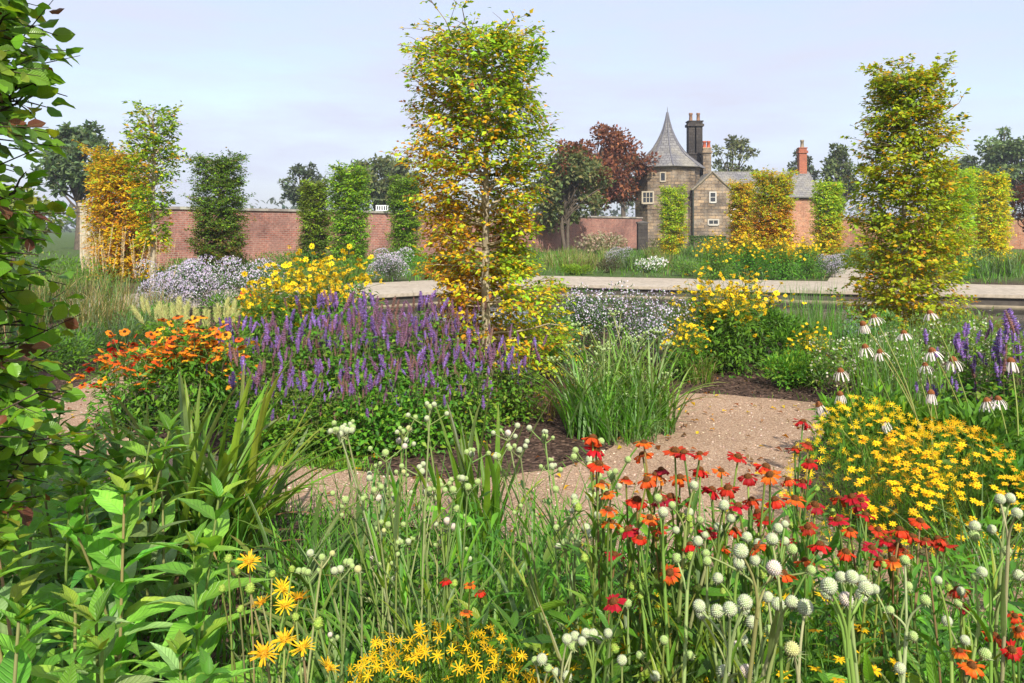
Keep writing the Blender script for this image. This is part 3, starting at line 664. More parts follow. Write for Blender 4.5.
column_tree('bright green clipped column rising beside the white slatted frame',349,30.7,3.95,1.6,5200,.095,pal_mix(([GREEN,LIME],[.5,.5]),([(.11,.2,.02),LIME,YGREEN],[.5,.35,.15]),.4),prof_col(.95,.85),clear=.02,nb=120,gap=.03,up=(.1,.6),vol=10400,holes=.18)
column_tree('green clipped column half hidden behind the tall gold and lime beech',405,36,3.85,1.5,4200,.10,pal_mix(([GREEN,LIME],[.5,.5]),([(.11,.2,.02),LIME],[.6,.4]),.4),prof_col(.95,.9),clear=.02,nb=110,gap=.03,up=(.1,.6),vol=8400,holes=.18)
column_tree('slim lime-yellow clipped column in front of the slate tower',673,46,3.9,1.55,3200,.12,pal_mix(([GOLD,YGREEN,LIME],[.45,.4,.15]),([YGREEN,LIME],[.6,.4]),.4),prof_col(.95,.9),clear=.05,nb=110,gap=.05,up=(.1,.5),vol=6400,holes=.18)
column_tree('slim yellow-orange column, thinner of the pair before the brick wing',742,41,3.9,1.45,2600,.13,pal_mix(([GOLD,ORANGE,YGREEN],[.5,.25,.25]),([GOLD,YGREEN],[.5,.5]),.5),prof_col(.9,.85),clear=.05,nb=100,gap=.1,up=(.1,.6),vol=5200,holes=.18)
column_tree('fuller orange-green column, thicker of the pair before the brick wing',773,35.5,3.95,1.9,4600,.12,pal_mix(([ORANGE,GOLD,YGREEN],[.35,.4,.25]),([YGREEN,LIME,GOLD],[.5,.25,.25]),.6),prof_col(.95,.85),clear=.04,nb=120,gap=.08,up=(.1,.6),vol=9200,holes=.18)
column_tree('green and bronze column just right of the red brick chimney',828,40,3.9,1.55,3400,.12,pal_mix(([GOLD,YGREEN,ORANGE],[.35,.45,.2]),([LIME,YGREEN],[.5,.5]),.5),prof_col(.95,.9),clear=.04,nb=110,gap=.07,up=(.1,.5),vol=6800,holes=.18)
column_tree('yellow-green column partly behind the big loose beech',951,33,3.95,1.85,4600,.11,pal_mix(([YGREEN,GOLD,LIME],[.5,.2,.3]),([LIME,YGREEN],[.5,.5]),.4),prof_col(.95,.85),clear=.04,nb=120,gap=.05,up=(.1,.55),vol=9200,holes=.18)
column_tree('bright yellow clipped column farthest to the right by the pale brick wall',991,35,3.9,1.55,4200,.11,pal_mix(([GOLD,YGREEN],[.6,.4]),([GOLD,YGREEN,LIME],[.45,.4,.15]),.5),prof_col(.9,.8),clear=.04,nb=115,gap=.05,up=(.1,.6),vol=8400,holes=.18)
# near beech at the left edge
def pal_near(pos,f,az,n):
    return mixcol([(.19,.42,.03),(.13,.33,.025),(.28,.48,.035),(.36,.42,.04),(.22,.08,.04)],[.42,.26,.20,.08,.04],n,.2)
nb=column_tree('dark glossy green beech with big leaves crowding the left edge close to the camera',-62,2.2,3.9,.68,3000,.056,pal_near,
    lambda f,az: (1.0+.12*math.sin(f*21+az))*(.85 if .38<f<.46 else 1)*(.8 if f>.6 else 1),clear=.22,nb=150,vol=6000,holes=.46,tp=LEAF_BB,mat='leaf_beech',up=(.0,.5),trunk_r=.045,gap=.12,flat=.5,twigs=8,bark='bark_dark')
# stake and tie by the main trunk
x,y,_=at(524,8.75); t=thing('tree_stake','short brown timber stake with a black tie beside the tall beech trunk','stake',(x,y,0))
b=MB(); tubes(b,[[(0,0,-.1),(0,0,.2),(0,0,.5)]],.028,(.13,.08,.05),10); part('stake',b,M['timber'],t)
b=MB(); x0=at(486,8.6)[0]-x; y0=-.15
tubes(b,[[(.03,.0,.36),(x0*.5,y0*.5-.02,.345),(x0-.06,y0-.055,.33)]],.014,(.012,.012,.012),6)
a=np.linspace(0,2*PI,13); tubes(b,[[(x0+.062*math.cos(q),y0+.062*math.sin(q),.33) for q in a]],.016,(.012,.012,.012),6); part('tie',b,M['edge'],t)

# ---- broad far trees
def broad_tree(label, px, Y, top_py, wpx, pal, n, leaf, cz=.35, group=None, trunks=1, name='tree', gap=0.0, nbl=34, base=0.0, lean=.0, rxy=.8, cols2=None):
    x,y,_=at(px,Y); h=EYE-(top_py-HOR)/F*Y; w=wpx/F*Y
    t=thing(name,label,'tree',(x,y,base),0,group); h-=base
    tr=MB(); z0=h*cz*.55
    tips=[]
    rz=(h-h*cz)/2; zc=h*cz+rz
    u=norm(R.normal(0,1,(nbl,3))); r=U(.35,1,nbl)**.5*.78
    nbl=int(nbl*1.9); u=norm(R.normal(0,1,(nbl,3))); r=U(.3,1,nbl)**.5*.86
    bc=u*r[:,None]*A([w/2,w/2*rxy,rz])*R.normal(1,.10,(nbl,1))+A([0,0,zc]); br=U(.10,.24,nbl)*min(w/2,rz*1.2)
    for k in range(trunks):
        b0=A([U(-.3,.3)*trunks*.5,U(-.2,.2),-.1]); top=A([U(-.15,.15)*w,0,zc]); tubes(tr,curve(b0,top,R.normal(0,.02*h,(1,3)),8),[np.linspace(.035*h/trunks**.6,.010*h,8)],(1,1,1),8)
    mainP=curve(A([0,0,-.1]),A([0,0,zc]),A([[0,0,0]]),8)[0]
    st,_=along(mainP,U(.45,.95,nbl)); tubes(tr,curve(st,bc,R.normal(0,.03*h,(nbl,3)),6),[np.linspace(.010*h,.002*h,6)],(1,1,1),5)
    part('trunk',tr,M['bark_dark'],t)
    cr=MB(); wts=br**2*(U(0,1,nbl)>gap); i=R.choice(nbl,n,p=wts/wts.sum())
    d=norm(R.normal(0,1,(n,3))+A([0,0,.25])); rad=U(.1,1.25,n)**.7
    pos=bc[i]+d*(br[i]*rad)[:,None]*A([1.15,1.15,.85])
    tone=R.normal(1,.16,nbl)[i][:,None]
    col=mixcol(*pal,n,.18)*tone
    if cols2 is not None:
        m2=cols2(pos/A([w/2,w/2,h])+0.0)+R.normal(0,.18,n)+(R.normal(0,.22,nbl)[i]); c2=mixcol([(.2,.065,.04),(.28,.10,.05),(.14,.05,.035)],[.45,.35,.2],n,.2)*tone
        col=np.where((m2>.5)[:,None],c2,col)
    scatter(cr,LEAF1,pos,frames(norm(d+R.normal(0,.6,(n,3))),norm(d*.5+A([0,0,.6])+R.normal(0,.5,(n,3)))),leaf*.8*U(.5,1.3,n),col.clip(.003,.9))
    part('crown',cr,M['leaf_far'],t); return t
FARG=([(.15,.21,.085),(.20,.25,.09),(.11,.16,.07)],[.4,.3,.3])
FARD=([(.10,.15,.07),(.13,.175,.07)],[.5,.5])
broad_tree('dark blue-green tree rising behind the cream pier and the beech branches',78,62,122,66,FARD,5200,.55)
broad_tree('pale lime shrub-like tree beyond the wall end, glimpsed through the beech leaves',14,36,184,84,([(.20,.24,.06),(.15,.2,.04)],[.5,.5]),4200,.28,cz=.1)
broad_tree('small loose blue-grey tree alone beyond the wall',304,84,161,44,([(.12,.15,.09),(.08,.11,.065)],[.5,.5]),2600,.5,gap=.2,nbl=22)
broad_tree('wide rounded green tree beyond the wall behind the gold and lime beech',382,86,153,92,([(.16,.21,.085),(.22,.24,.09),(.12,.17,.075)],[.4,.3,.3]),6500,.6)
broad_tree('pale hazy thin tree between the copper tree and the tower',624,105,146,42,([(.12,.145,.08),(.09,.115,.065)],[.5,.5]),2200,.6,gap=.3,nbl=20)
broad_tree('copper-red spreading tree behind the maroon end of the wall',596,72,124,116,([(.22,.085,.045),(.30,.13,.055),(.15,.065,.04)],[.45,.3,.25]),9000,.44,cz=.27,nbl=44,gap=.2)
broad_tree('leaning dark green multi-stemmed tree with copper tips in front of the wall',566,55,138,84,([(.13,.17,.06),(.20,.19,.07),(.10,.125,.05)],[.4,.3,.3]),7000,.38,cz=.14,trunks=3,nbl=40,gap=.12,cols2=lambda q:(q[:,2]-.80)*2.2+.3)
broad_tree('round-headed loose tree rising behind the slate roof',734,104,134,50,([(.2,.22,.10),(.14,.17,.08)],[.5,.5]),3000,.62,gap=.22,nbl=24)
broad_tree('faint small tree left of the red brick chimney',803,118,147,36,([(.10,.125,.07),(.075,.10,.055)],[.5,.5]),2000,.65,gap=.2,nbl=18)
broad_tree('green bushy tree behind the red brick chimney',842,92,146,44,([(.10,.15,.05),(.13,.18,.06)],[.5,.5]),3200,.55)
broad_tree('dark green tree showing right beside the top of the big loose beech',966,94,149,44,FARD,3400,.55,nbl=24)
broad_tree('large dark green tree at the right edge of the skyline',1014,88,127,74,FARG,5200,.6)
broad_tree('low copper-purple small tree in front of the pale brick wall at the right edge',1030,44,176,44,([(.10,.04,.03),(.14,.06,.04)],[.5,.5]),2200,.2,cz=.25)
# far wood: one mass on the skyline
wd=MB()
xs=np.linspace(-330,420,150)
for x in xs:
    y=300+R.normal(0,12); hh=U(7,11.5); k=60; d=norm(R.normal(0,1,(k,3))); pos=A([x,y,hh*.5])+d*A([5,4,hh*.5])
    scatter(wd,LEAF1,pos,frames(norm(d+R.normal(0,.5,(k,3))),d+A([0,0,.5])),U(1.5,3,k),mixcol([(.08,.11,.055),(.11,.13,.065),(.06,.09,.05)],[1,1,1],k,.12)*U(.85,1.15))
tag(part('far_woods',wd,M['leaf_far']),'distant pale green line of woods low on the skyline','woods','distant woods','stuff')
# clipped hedge before the house
mb=MB(); hx0,hy0=at(690,66)[0],66; L=at(727,66)[0]-hx0
n=2600; p=np.stack([U(0,L,n),U(0,.8,n),U(0,1,n)**.5*.95],1); f=R.integers(0,3,n); p[f==0,1]=0; p[f==1,2]=.95
scatter(mb,LEAF1,p+R.normal(0,.03,(n,3)),frames(norm(R.normal(0,1,(n,3))),norm(R.normal(0,.5,(n,3))+A([0,-.6,.6]))),U(.07,.13,n),mixcol([(.04,.085,.015),(.06,.12,.02)],[1,1],n))
t=thing('hedge','low clipped green hedge along the foot of the stone gable','hedge',(hx0,hy0,0)); part('foliage',mb,M['leaf_far'],t)
# ================================================================== PLANTS
FRESH=(.145,.34,.026); MID=(.095,.25,.024); GREYG=(.17,.28,.10); DEEP=(.05,.14,.018); OLIVE=(.14,.17,.03); STRAW=(.46,.36,.17); LIMEG=(.25,.38,.035)
def ring(n, r, rr=0): a=U(0,2*PI,n); q=r*np.sqrt(U(rr,1,n)); return np.stack([q*np.cos(a),q*np.sin(a),np.zeros(n)],1)
# ---------- flower meshes
def petals(mb, n, L, w, pitch, bend, r0, col, tipcol=None, seg=4, notch=0.0, jitter=.15, fold=.15, z=0.0, tipw=.6):
    """n petals round the z axis; pitch = angle above the horizontal at the base"""
    a=np.arange(n)*2*PI/n+U(-.1,.1,n); s=np.linspace(0,1,seg+1)
    for i in range(n):
        p0=pitch+U(-jitter,jitter); l=L*U(.85,1.08); an=p0+(bend+U(-jitter,jitter))*s
        rr=r0+np.concatenate([[0],np.cumsum(np.cos((an[1:]+an[:-1])/2))*l/seg]); zz=z+np.concatenate([[0],np.cumsum(np.sin((an[1:]+an[:-1])/2))*l/seg])
        wd=w*np.interp(s,[0,.35,.75,1],[.34,.78,1,tipw])/2
        d=A([math.cos(a[i]),math.sin(a[i]),0]); sd=A([-d[1],d[0],0]); tw=U(-.3,.3)
        V=[];
        for k in range(seg+1):
            c=d*rr[k]+A([0,0,zz[k]]); up=A([0,0,1.])
            lft=sd*wd[k]+up*wd[k]*(tw*s[k])
            e=notch*l if k==seg else 0
            V += [c-lft+up*fold*wd[k], c-d*e, c+lft+up*fold*wd[k]]
        q=[(3*k+j,3*k+j+1,3*k+j+4,3*k+j+3) for k in range(seg) for j in (0,1)]
        cc=np.repeat(np.asarray(col)[None],len(V),0)*U(.85,1.15)
        if tipcol is not None:
            f=np.repeat(s**1.5,3)[:,None]; cc=cc*(1-f)+np.asarray(tipcol)*f
        mb.raw(V,q,None,cc)
def dome(mb, r, h, z, c0, c1, n=60, spike=.15, base=True, m=0):
    """seed cone: small pyramids over a half ball"""
    u,v=10,5; V=[];
    for j in range(v+1):
        th=j/v*PI/2
        for i in range(u): V.append((r*.9*math.cos(th)*math.cos(i*2*PI/u), r*.9*math.cos(th)*math.sin(i*2*PI/u), z+h*.9*math.sin(th)))
    q=[(j*u+i,j*u+(i+1)%u,(j+1)*u+(i+1)%u,(j+1)*u+i) for j in range(v) for i in range(u)]
    mb.raw(V,q,None,c0,None,m)
    k=np.arange(n)+.5; th=np.arcsin(k/n); ph=k*2.39996
    d=np.stack([np.cos(th)*np.cos(ph),np.cos(th)*np.sin(ph),np.sin(th)],1); p=d*A([r,r,h])*.88+A([0,0,z])
    nd=norm(d/A([r,r,h])); spikes(mb,p,nd,r*spike*1.1,r*spike*1.6,jit(c1,n,.2),m)
def spikes(mb,p,d,wid,ln,col,m=0):
    n=len(p); ref=np.where(np.abs(d[:,2:3])>.9,A([1.,0,0]),A([0,0,1.])); u=norm(np.cross(d,ref)); w=np.cross(d,u)
    wid=np.broadcast_to(wid,(n,))[:,None]; ln=np.broadcast_to(ln,(n,))[:,None]
    V=np.stack([p+u*wid,p+(-.5*u+.866*w)*wid,p+(-.5*u-.866*w)*wid,p+d*ln],1)
    o=(np.arange(n)*4)[:,None,None]; t=(A([(0,1,3),(1,2,3),(2,0,3)])[None]+o).reshape(-1,3)
    mb.raw(V.reshape(-1,3),None,t,np.repeat(col,4,0),None,m)
def ball_mesh(name,r,col,core,n=130,long=0):
    mb=MB(); k=np.arange(n)+.5; z=1-2*k/n; ph=k*2.39996; q=np.sqrt(1-z*z); d=np.stack([q*np.cos(ph),q*np.sin(ph),z],1)
    bm=bmesh.new(); bmesh.ops.create_icosphere(bm,subdivisions=2,radius=r*.84); bm.verts.ensure_lookup_table()
    mb.raw([v.co[:] for v in bm.verts],None,[[v.index for v in f.verts] for f in bm.faces],core); bm.free()
    spikes(mb,d*r*.80,d,r*.17,r*.26,jit(col,n,.1,.04))
    b=10; a=np.arange(b)*2*PI/b; db=norm(np.stack([np.cos(a),np.sin(a),-.35+0*a],1)); spikes(mb,db*r*.5+A([0,0,-r*.6]),db,r*.14,r*(.75+long),jit((.25,.30,.14),b))
    return mb.mesh(name,M['head'])
HEADS=[ball_mesh('head_white',1,(.42,.46,.30),(.24,.32,.13)),ball_mesh('head_pinkish',1,(.56,.48,.42),(.36,.36,.22)),ball_mesh('head_green',1,(.36,.45,.18),(.20,.30,.08),100),ball_mesh('head_bracted',1,(.46,.46,.20),(.3,.33,.12),120,.7)]
HEADS_S=[ball_mesh('head_small_white',1,(.40,.45,.25),(.24,.34,.12),44),ball_mesh('head_small_green',1,(.32,.42,.15),(.2,.3,.07),36)]
def fmesh(fn,name,mats): mb=MB(); fn(mb); return mb.mesh(name,mats)
HEL=[]
for nm,c,tc in (('red',(.50,.022,.012),(.42,.014,.012)),('scarlet',(.62,.055,.012),(.55,.03,.01)),('orange',(.70,.17,.012),(.62,.06,.01)),('flame',(.55,.04,.012),(.75,.26,.02)),('dark',(.33,.012,.014),(.40,.02,.012))):
    for v in range(2):
        HEL.append(fmesh(lambda mb:petals(mb,R.integers(10,13),.030,.0155,U(-.6,.05),U(-.9,-.2),.009,c,tc,4,.26,.45,.28,tipw=.95),'petals_'+nm,M['petal']))
HELC=fmesh(lambda mb:(dome(mb,.0125,.013,-.001,(.07,.028,.010),(.13,.05,.012),70,.17),petals(mb,16,.006,.004,.3,0,.011,(.30,.16,.02),None,1)),'helenium_centre',M['head'])
COR=[fmesh(lambda mb:(petals(mb,8,.0215,.0095,.12,-.25,.002,(.86,.56,.012),(.88,.52,.01),3,-.12,.15,.12,tipw=.25),dome(mb,.0045,.003,0,(.62,.34,.012),(.6,.3,.01),14,.3)),'coreopsis_flower',M['petal']) for _ in range(3)]
COR_S=fmesh(lambda mb:petals(mb,8,.0215,.009,.12,-.2,.001,(.86,.55,.012),None,1,0,.15,.0,tipw=.4),'coreopsis_flower_simple',M['petal'])
INU=[fmesh(lambda mb:(petals(mb,22,.026,.0042,U(.0,.5),-.35,.006,(.86,.58,.02),(.85,.5,.015),3,0,.4,.1,tipw=.5),petals(mb,16,.016,.0035,.9,-.3,.003,(.8,.48,.015),None,2,0,.3,.1),dome(mb,.009,.006,-.001,(.55,.3,.02),(.7,.4,.02),40,.25)),'inula_flower',M['petal']) for _ in range(2)]
BUD=fmesh(lambda mb:(dome(mb,.007,.011,0,(.22,.32,.05),(.26,.36,.06),40,.22),dome(mb,.007,-.006,0,(.15,.25,.04),(.15,.25,.04),6,.1)),'green_bud',M['head'])
ECH=[fmesh(lambda mb:petals(mb,R.integers(11,15),.062,.0085,-.55-.5*v,-.75+.2*v,.013,(.76,.68,.63),(.80,.74,.70),5,.03,.22,.35,tipw=.7),'coneflower_petals',M['petal']) for v in (0,0,1,1)]
ECHC=fmesh(lambda mb:dome(mb,.018,.026,-.006,(.10,.045,.02),(.24,.09,.03),110,.16),'coneflower_cone',M['head'])
def spike_fn(L,r,c1,c2,whorls=13,per=11,gapf=.0):
    def f(mb):
        z=[];
        for j in range(whorls):
            s=(j+.5)/whorls; rr=r*(1-.55*s**3)*(.75+.25*min(1,s/.15))*U(.75,1.2)
            k=per; a=np.arange(k)*2*PI/k+j*.4+U(-.2,.2,k); d=norm(np.stack([np.cos(a),np.sin(a),U(-.1,.7,k)],1)); p=np.stack([.3*rr*np.cos(a),.3*rr*np.sin(a),L*s+U(-.2,.2,k)*L/whorls],1)
            mix=U(0,1,k)[:,None]<.62; spikes(mb,p,d,rr*.27,rr*U(.7,1.15,k),np.where(mix,jit(c1,k,.18),jit(c2,k,.18)))
        tubes(mb,[[(0,0,-.02),(0,0,L*.5),(0,0,L*.97)]],[[r*.4,r*.45,r*.12]],A(c2)*.8,6)
    return f
AGA=[fmesh(spike_fn(.125,.021,(.31,.18,.52),(.22,.12,.26)),'spike_violet',M['petal']),fmesh(spike_fn(.10,.021,(.36,.22,.62),(.26,.15,.36),9),'spike_lilac',M['petal']),
     fmesh(spike_fn(.14,.018,(.29,.15,.28),(.22,.11,.15),11),'spike_mauve',M['petal']),fmesh(spike_fn(.13,.016,(.32,.17,.15),(.26,.14,.10),11),'spike_spent_brown',M['petal'])]
RUD=[fmesh(lambda mb:(petals(mb,10,.042,.021,.05,U(-.6,-.1),.006,(.88,.60,.012),(.90,.64,.015),2,0,.2,.1,tipw=.5),dome(mb,.012,.012,-.002,(.30,.17,.02),(.4,.22,.03),14,.25)),'rudbeckia_flower',M['petal']) for _ in range(2)]
HELO=[fmesh(lambda mb:(petals(mb,11,.026,.016,U(-.4,.1),-.5,.007,c,None,2,0,.2,.1,tipw=.9),dome(mb,.011,.011,-.001,(.07,.03,.01),(.12,.05,.015),14,.25)),'helenium_small',M['petal']) for c in ((.80,.30,.012),(.74,.17,.012),(.62,.06,.012),(.84,.42,.02))]
def plume_fn(L,r,c,n=160):
    def f(mb):
        tubes(mb,[[(0,0,-.03),(0,0,L*.5),(0,0,L)]],[[.002,.0015,.0008]],A(c)*.9,3)
        s=U(0,1,n); a=U(0,2*PI,n); rr=r*np.sin(PI*(s*.85+.12))**.8*U(.2,1,n); p=np.stack([rr*np.cos(a)*.5,rr*np.sin(a)*.5,s*L],1)
        d=norm(np.stack([np.cos(a)*.6,np.sin(a)*.6,1+0*a],1)); spikes(mb,p,d,.0032,r*U(.8,1.7,n),jit(c,n,.15))
    return f
PLU=[fmesh(plume_fn(.34,.013,(.46,.36,.20),70),'plume_tan',M['head']),fmesh(plume_fn(.40,.012,(.42,.33,.18),70),'plume_straw',M['head'])]
AST=[fmesh(plume_fn(.24,.04,(.36,.36,.13),200),'plume_cream',M['head']),fmesh(plume_fn(.2,.036,(.30,.33,.11),180),'plume_greenish',M['head'])]
PROTO=bpy.data.collections.new('unused')
def head(name,me,parent,loc,sc=1.0,tilt=.3,rot=None,child=None,cname='centre',csc=1.0):
    o=bpy.data.objects.new(name,me); C.objects.link(o); o.parent=parent; o.location=loc; o.scale=(sc,)*3
    o.rotation_euler=rot if rot is not None else (R.normal(0,tilt),R.normal(0,tilt),U(0,6.28))
    if child is not None:
        c=bpy.data.objects.new(cname,child); C.objects.link(c); c.parent=o; c.scale=(csc,)*3
    return o
def stuff_heads(name,tps,parent,locs,scs,mat,tilt=.3):
    """many small repeats gathered in one part"""
    mb=MB()
    for me_i,tpm in enumerate(tps):
        sel=np.arange(len(locs))%len(tps)==me_i; n=sel.sum()
        if n==0: continue
        v=A([x.co[:] for x in tpm.vertices]); col=A([tpm.attributes['tint'].data[i].color[:3] for i in range(len(v))]); tr=[p.vertices[:] for p in tpm.polygons]
        q=[p for p in tr if len(p)==4]; t3=[p for p in tr if len(p)==3]
        nn=norm(A([0,0,1.])+R.normal(0,tilt,(n,3))); fr=frames(norm(R.normal(0,1,(n,3))),nn)
        V=np.einsum('nij,nkj->nki',fr,v[None]*np.asarray(scs)[sel][:,None,None])+np.asarray(locs)[sel][:,None,:]
        off=(np.arange(n)*len(v))[:,None,None]
        mb.raw(V.reshape(-1,3),(A(q)[None]+off).reshape(-1,4) if q else None,(A(t3)[None]+off).reshape(-1,3) if t3 else None,(col[None]*U(.85,1.15,(n,1,1))).clip(0,.95).reshape(-1,3))
    o=part(name,mb,mat,parent); o['kind']='stuff'; return o
def leafy_stem(mb, P, n, s0,s1, size, tp, col, droop=.15, decus=True, taper=.6, el=.5, m=0):
    s=np.linspace(s0,s1,n); p,tn=along(P,s); n2=np.arange(n)
    for side in (0,1):
        az=n2*(PI/2 if decus else 2.4)+side*PI+U(-.4,.4,n)+U(0,.3); e=el+U(-.3,.3,n)+.3*(s-s0)/(s1-s0+1e-6)
        d=np.stack([np.cos(az)*np.cos(e),np.sin(az)*np.cos(e),np.sin(e)],1); nn=np.stack([-np.cos(az)*np.sin(e),-np.sin(az)*np.sin(e),np.cos(e)],1)+R.normal(0,.25,(n,3))
        sz=size*(1-taper*((s-s0)/(s1-s0+1e-6))**1.5)*U(.75,1.2,n); cc=col(n)
        scatter(mb,tp,p,frames(d,nn),sz,cc,m)

# ---------- plant builders (each returns its root)
def p_leafy(label,loc,shoots,h,rz=0,size=.17,spread=.16,group=None,pal=None):
    t=thing('leafy_plant',label,'plant',loc,rz,group)
    pal=pal or (lambda n: mixcol([(.23,.50,.055),(.17,.42,.05),(.27,.44,.16),(.35,.53,.07),(.09,.25,.05)],[.40,.28,.16,.1,.06],n,.22))
    for k in range(shoots):
        b=ring(1,spread)[0]*.5; tip=b*2.2+A([R.normal(0,.04),R.normal(0,.04),h*U(.82,1.08)])
        P=curve(b-A([0,0,.05]),tip,R.normal(0,.02,(1,3)),9)[0]
        st=MB(); tubes(st,[P],[np.linspace(.0065,.0035,9)],mixcol([(.26,.24,.09),(.18,.25,.06),(.28,.18,.09)],[.45,.45,.1],1)[0],7); so=part('stem',st,M['stem'],t)
        lv=MB(); leafy_stem(lv,P,9,.18,.93,size*U(.95,1.25),LEAF_LANCE if k%2 else LEAF_LANCE2,pal,el=U(.4,.8),taper=.40)
        n=8; az=U(0,6.28,n); e=U(.35,1.4,n); d=np.stack([np.cos(az)*np.cos(e),np.sin(az)*np.cos(e),np.sin(e)],1); nn=np.stack([-np.cos(az)*np.sin(e),-np.sin(az)*np.sin(e),np.cos(e)],1)
        scatter(lv,LEAF_LANCE,np.repeat(P[-1:],n,0)-d*.004,frames(d,nn),size*U(.18,.55,n),mixcol([LIMEG,FRESH,MID],[.35,.45,.2],n))
        part('leaves',lv,M['leaf_broad'],so)
    return t
def p_strap(label,loc,n,L,W,rz=0,name='strap_leaf_plant',cat='plant',lean=(.05,.7),bend=(.2,1.5),r=.1,pal=None,group=None):
    t=thing(name,label,cat,loc,rz,group); mb=MB()
    pal=pal or (lambda n: mixcol([FRESH,MID,GREYG,DEEP],[.4,.3,.15,.15],n))
    blades(mb,ring(n,r),U(0,2*PI,n),U(*lean,n),U(*bend,n),L*U(.6,1.1,n),W*U(.7,1.2,n),pal(n),9,.45,0,.35,tipcol=(.25,.22,.06))
    k=n//5; blades(mb,ring(k,r),U(0,2*PI,k),U(.6,1.1,k),U(.6,1.6,k),L*U(.4,.7,k),W*U(.5,.8,k),jit((.22,.14,.06),k,.25),7,.3)
    part('foliage',mb,M['strap'],t); return t
def p_eryngium(label,loc,tips,basal=22,L=.55,W=.022,sr=.0036,heads='near',rz=0,group=None,nh=(4,7),hs=(.0095,.0125),base_r=.10,pal=None,leafless=False,cat='plant'):
    """tips: local points where each stem breaks into its cluster; heads built round them"""
    t=thing('button_eryngo',label,cat,loc,rz,group)
    mb=MB(); pal=pal or (lambda n: mixcol([FRESH,GREYG,MID,LIMEG],[.35,.3,.2,.15],n))
    blades(mb,ring(basal,base_r),U(0,2*PI,basal),U(.05,.6,basal),U(.2,1.3,basal),L*U(.6,1.15,basal),W*U(.7,1.2,basal),pal(basal),8,.45,0,.3,tipcol=(.3,.27,.1))
    sm=MB(); hd=[]
    tips=A(tips); b=ring(len(tips),base_r); P=curve(b,tips,R.normal(0,.02,(len(tips),3)),9)
    sc_=mixcol([(.20,.27,.08),(.26,.30,.12),(.15,.25,.05)],[.4,.3,.3],len(tips)); tubes(sm,P,np.linspace(sr,sr*.65,9),sc_,6)
    nb=3; 
    for i,tp in enumerate(tips):
        p,tn=along(P[i],U(.25,.85,4)); blades(mb,p,U(0,2*PI,4),U(.3,.7,4),U(.2,.8,4),U(.08,.22,4)*L/.5,np.full(4,W*.6),pal(4),5,.4)
        hd.append((tp+A([0,0,.006]),1.15))
        k=R.integers(*nh); az=np.arange(k)*2*PI/k+U(0,6); 
        for a in az:
            l=U(.03,.085)*hs[1]/.0125; e=U(.35,1.05); q=tp-A([0,0,.012])+l*A([math.cos(a)*math.cos(e),math.sin(a)*math.cos(e),math.sin(e)])
            tubes(sm,[[tp-A([0,0,.018]),(tp-A([0,0,.012]))*.4+q*.6-A([0,0,.004]),q]],[[sr*.55,sr*.45,sr*.4]],sc_[i],5); hd.append((q,U(.75,1.08)))
        if U(0,1)<.7:   # a lower side branch with its own small cluster
            j=R.integers(5,7); o=P[i][j]; a=U(0,6.28); l=U(.10,.2)*(1 if hs[1]>.008 else .7); q=o+A([math.cos(a)*l*.45,math.sin(a)*l*.45,l]); tubes(sm,curve(o,q,[[0,0,0]],5),np.linspace(sr*.6,sr*.4,5),sc_[i],5)
            for _ in range(R.integers(2,4)):
                q2=q+R.normal(0,.012,3)+A([0,0,U(.0,.03)]); tubes(sm,[[q-A([0,0,.01]),q2*.5+q*.5,q2]],sr*.35,sc_[i],4); hd.append((q2,U(.6,.85)))
    part('foliage',mb,M['strap'],t); part('stem',sm,M['stem'],t)
    for p,s in hd[:100]:
        r=U(*hs)*s; big=heads=='near'
        me=(HEADS[R.choice(4,p=[.40,.04,.52,.04])] if s>.7 else HEADS[2]) if big else HEADS_S[R.choice(2,p=[.6,.4])]
        head('flower_head',me,t,p,r,.35)
    return t
def p_helenium(label,loc,tips,kinds,rz=0,group=None,fs=1.0,leaf=.10,name='helenium'):
    t=thing(name,label,'flower',loc,rz,group); sm=MB(); lv=MB(); n=len(tips); tips=A(tips)
    b=ring(n,.09); P=curve(b,tips-A([0,0,.004]),R.normal(0,.025,(n,3)),9); sc_=mixcol([(.12,.2,.04),(.2,.25,.05),(.24,.16,.06)],[.5,.3,.2],n)
    tubes(sm,P,np.linspace(.0042,.0022,9),sc_,6)
    for i in range(n):
        leafy_stem(lv,P[i],13,.10,.88,leaf,LEAF_LN,lambda k: mixcol([FRESH,MID,DEEP,LIMEG],[.35,.4,.15,.1],k),el=.7,decus=False,taper=.45)
        if U(0,1)<.5:
            o=P[i][6]; q=o+A([R.normal(0,.05),R.normal(0,.05),U(.1,.17)]); tubes(sm,curve(o,q,[[0,0,0]],5),np.linspace(.0022,.0014,5),sc_[i],5); head('bud',BUD,t,q,U(.9,1.4),.2)
    bushfill(lv,260,.2,float(tips[:,2].mean())*.86,.10,lambda k: mixcol([FRESH,MID,DEEP,LIMEG],[.35,.35,.15,.15],k),LEAF_LN)
    part('stem',sm,M['stem'],t); part('foliage',lv,M['leaf_broad'],t)
    for i,k in enumerate(kinds):
        f=head('flower',HEL[k*2+R.integers(0,2)],t,tips[i],fs*U(.75,1.12),.24,child=HELC)
    return t
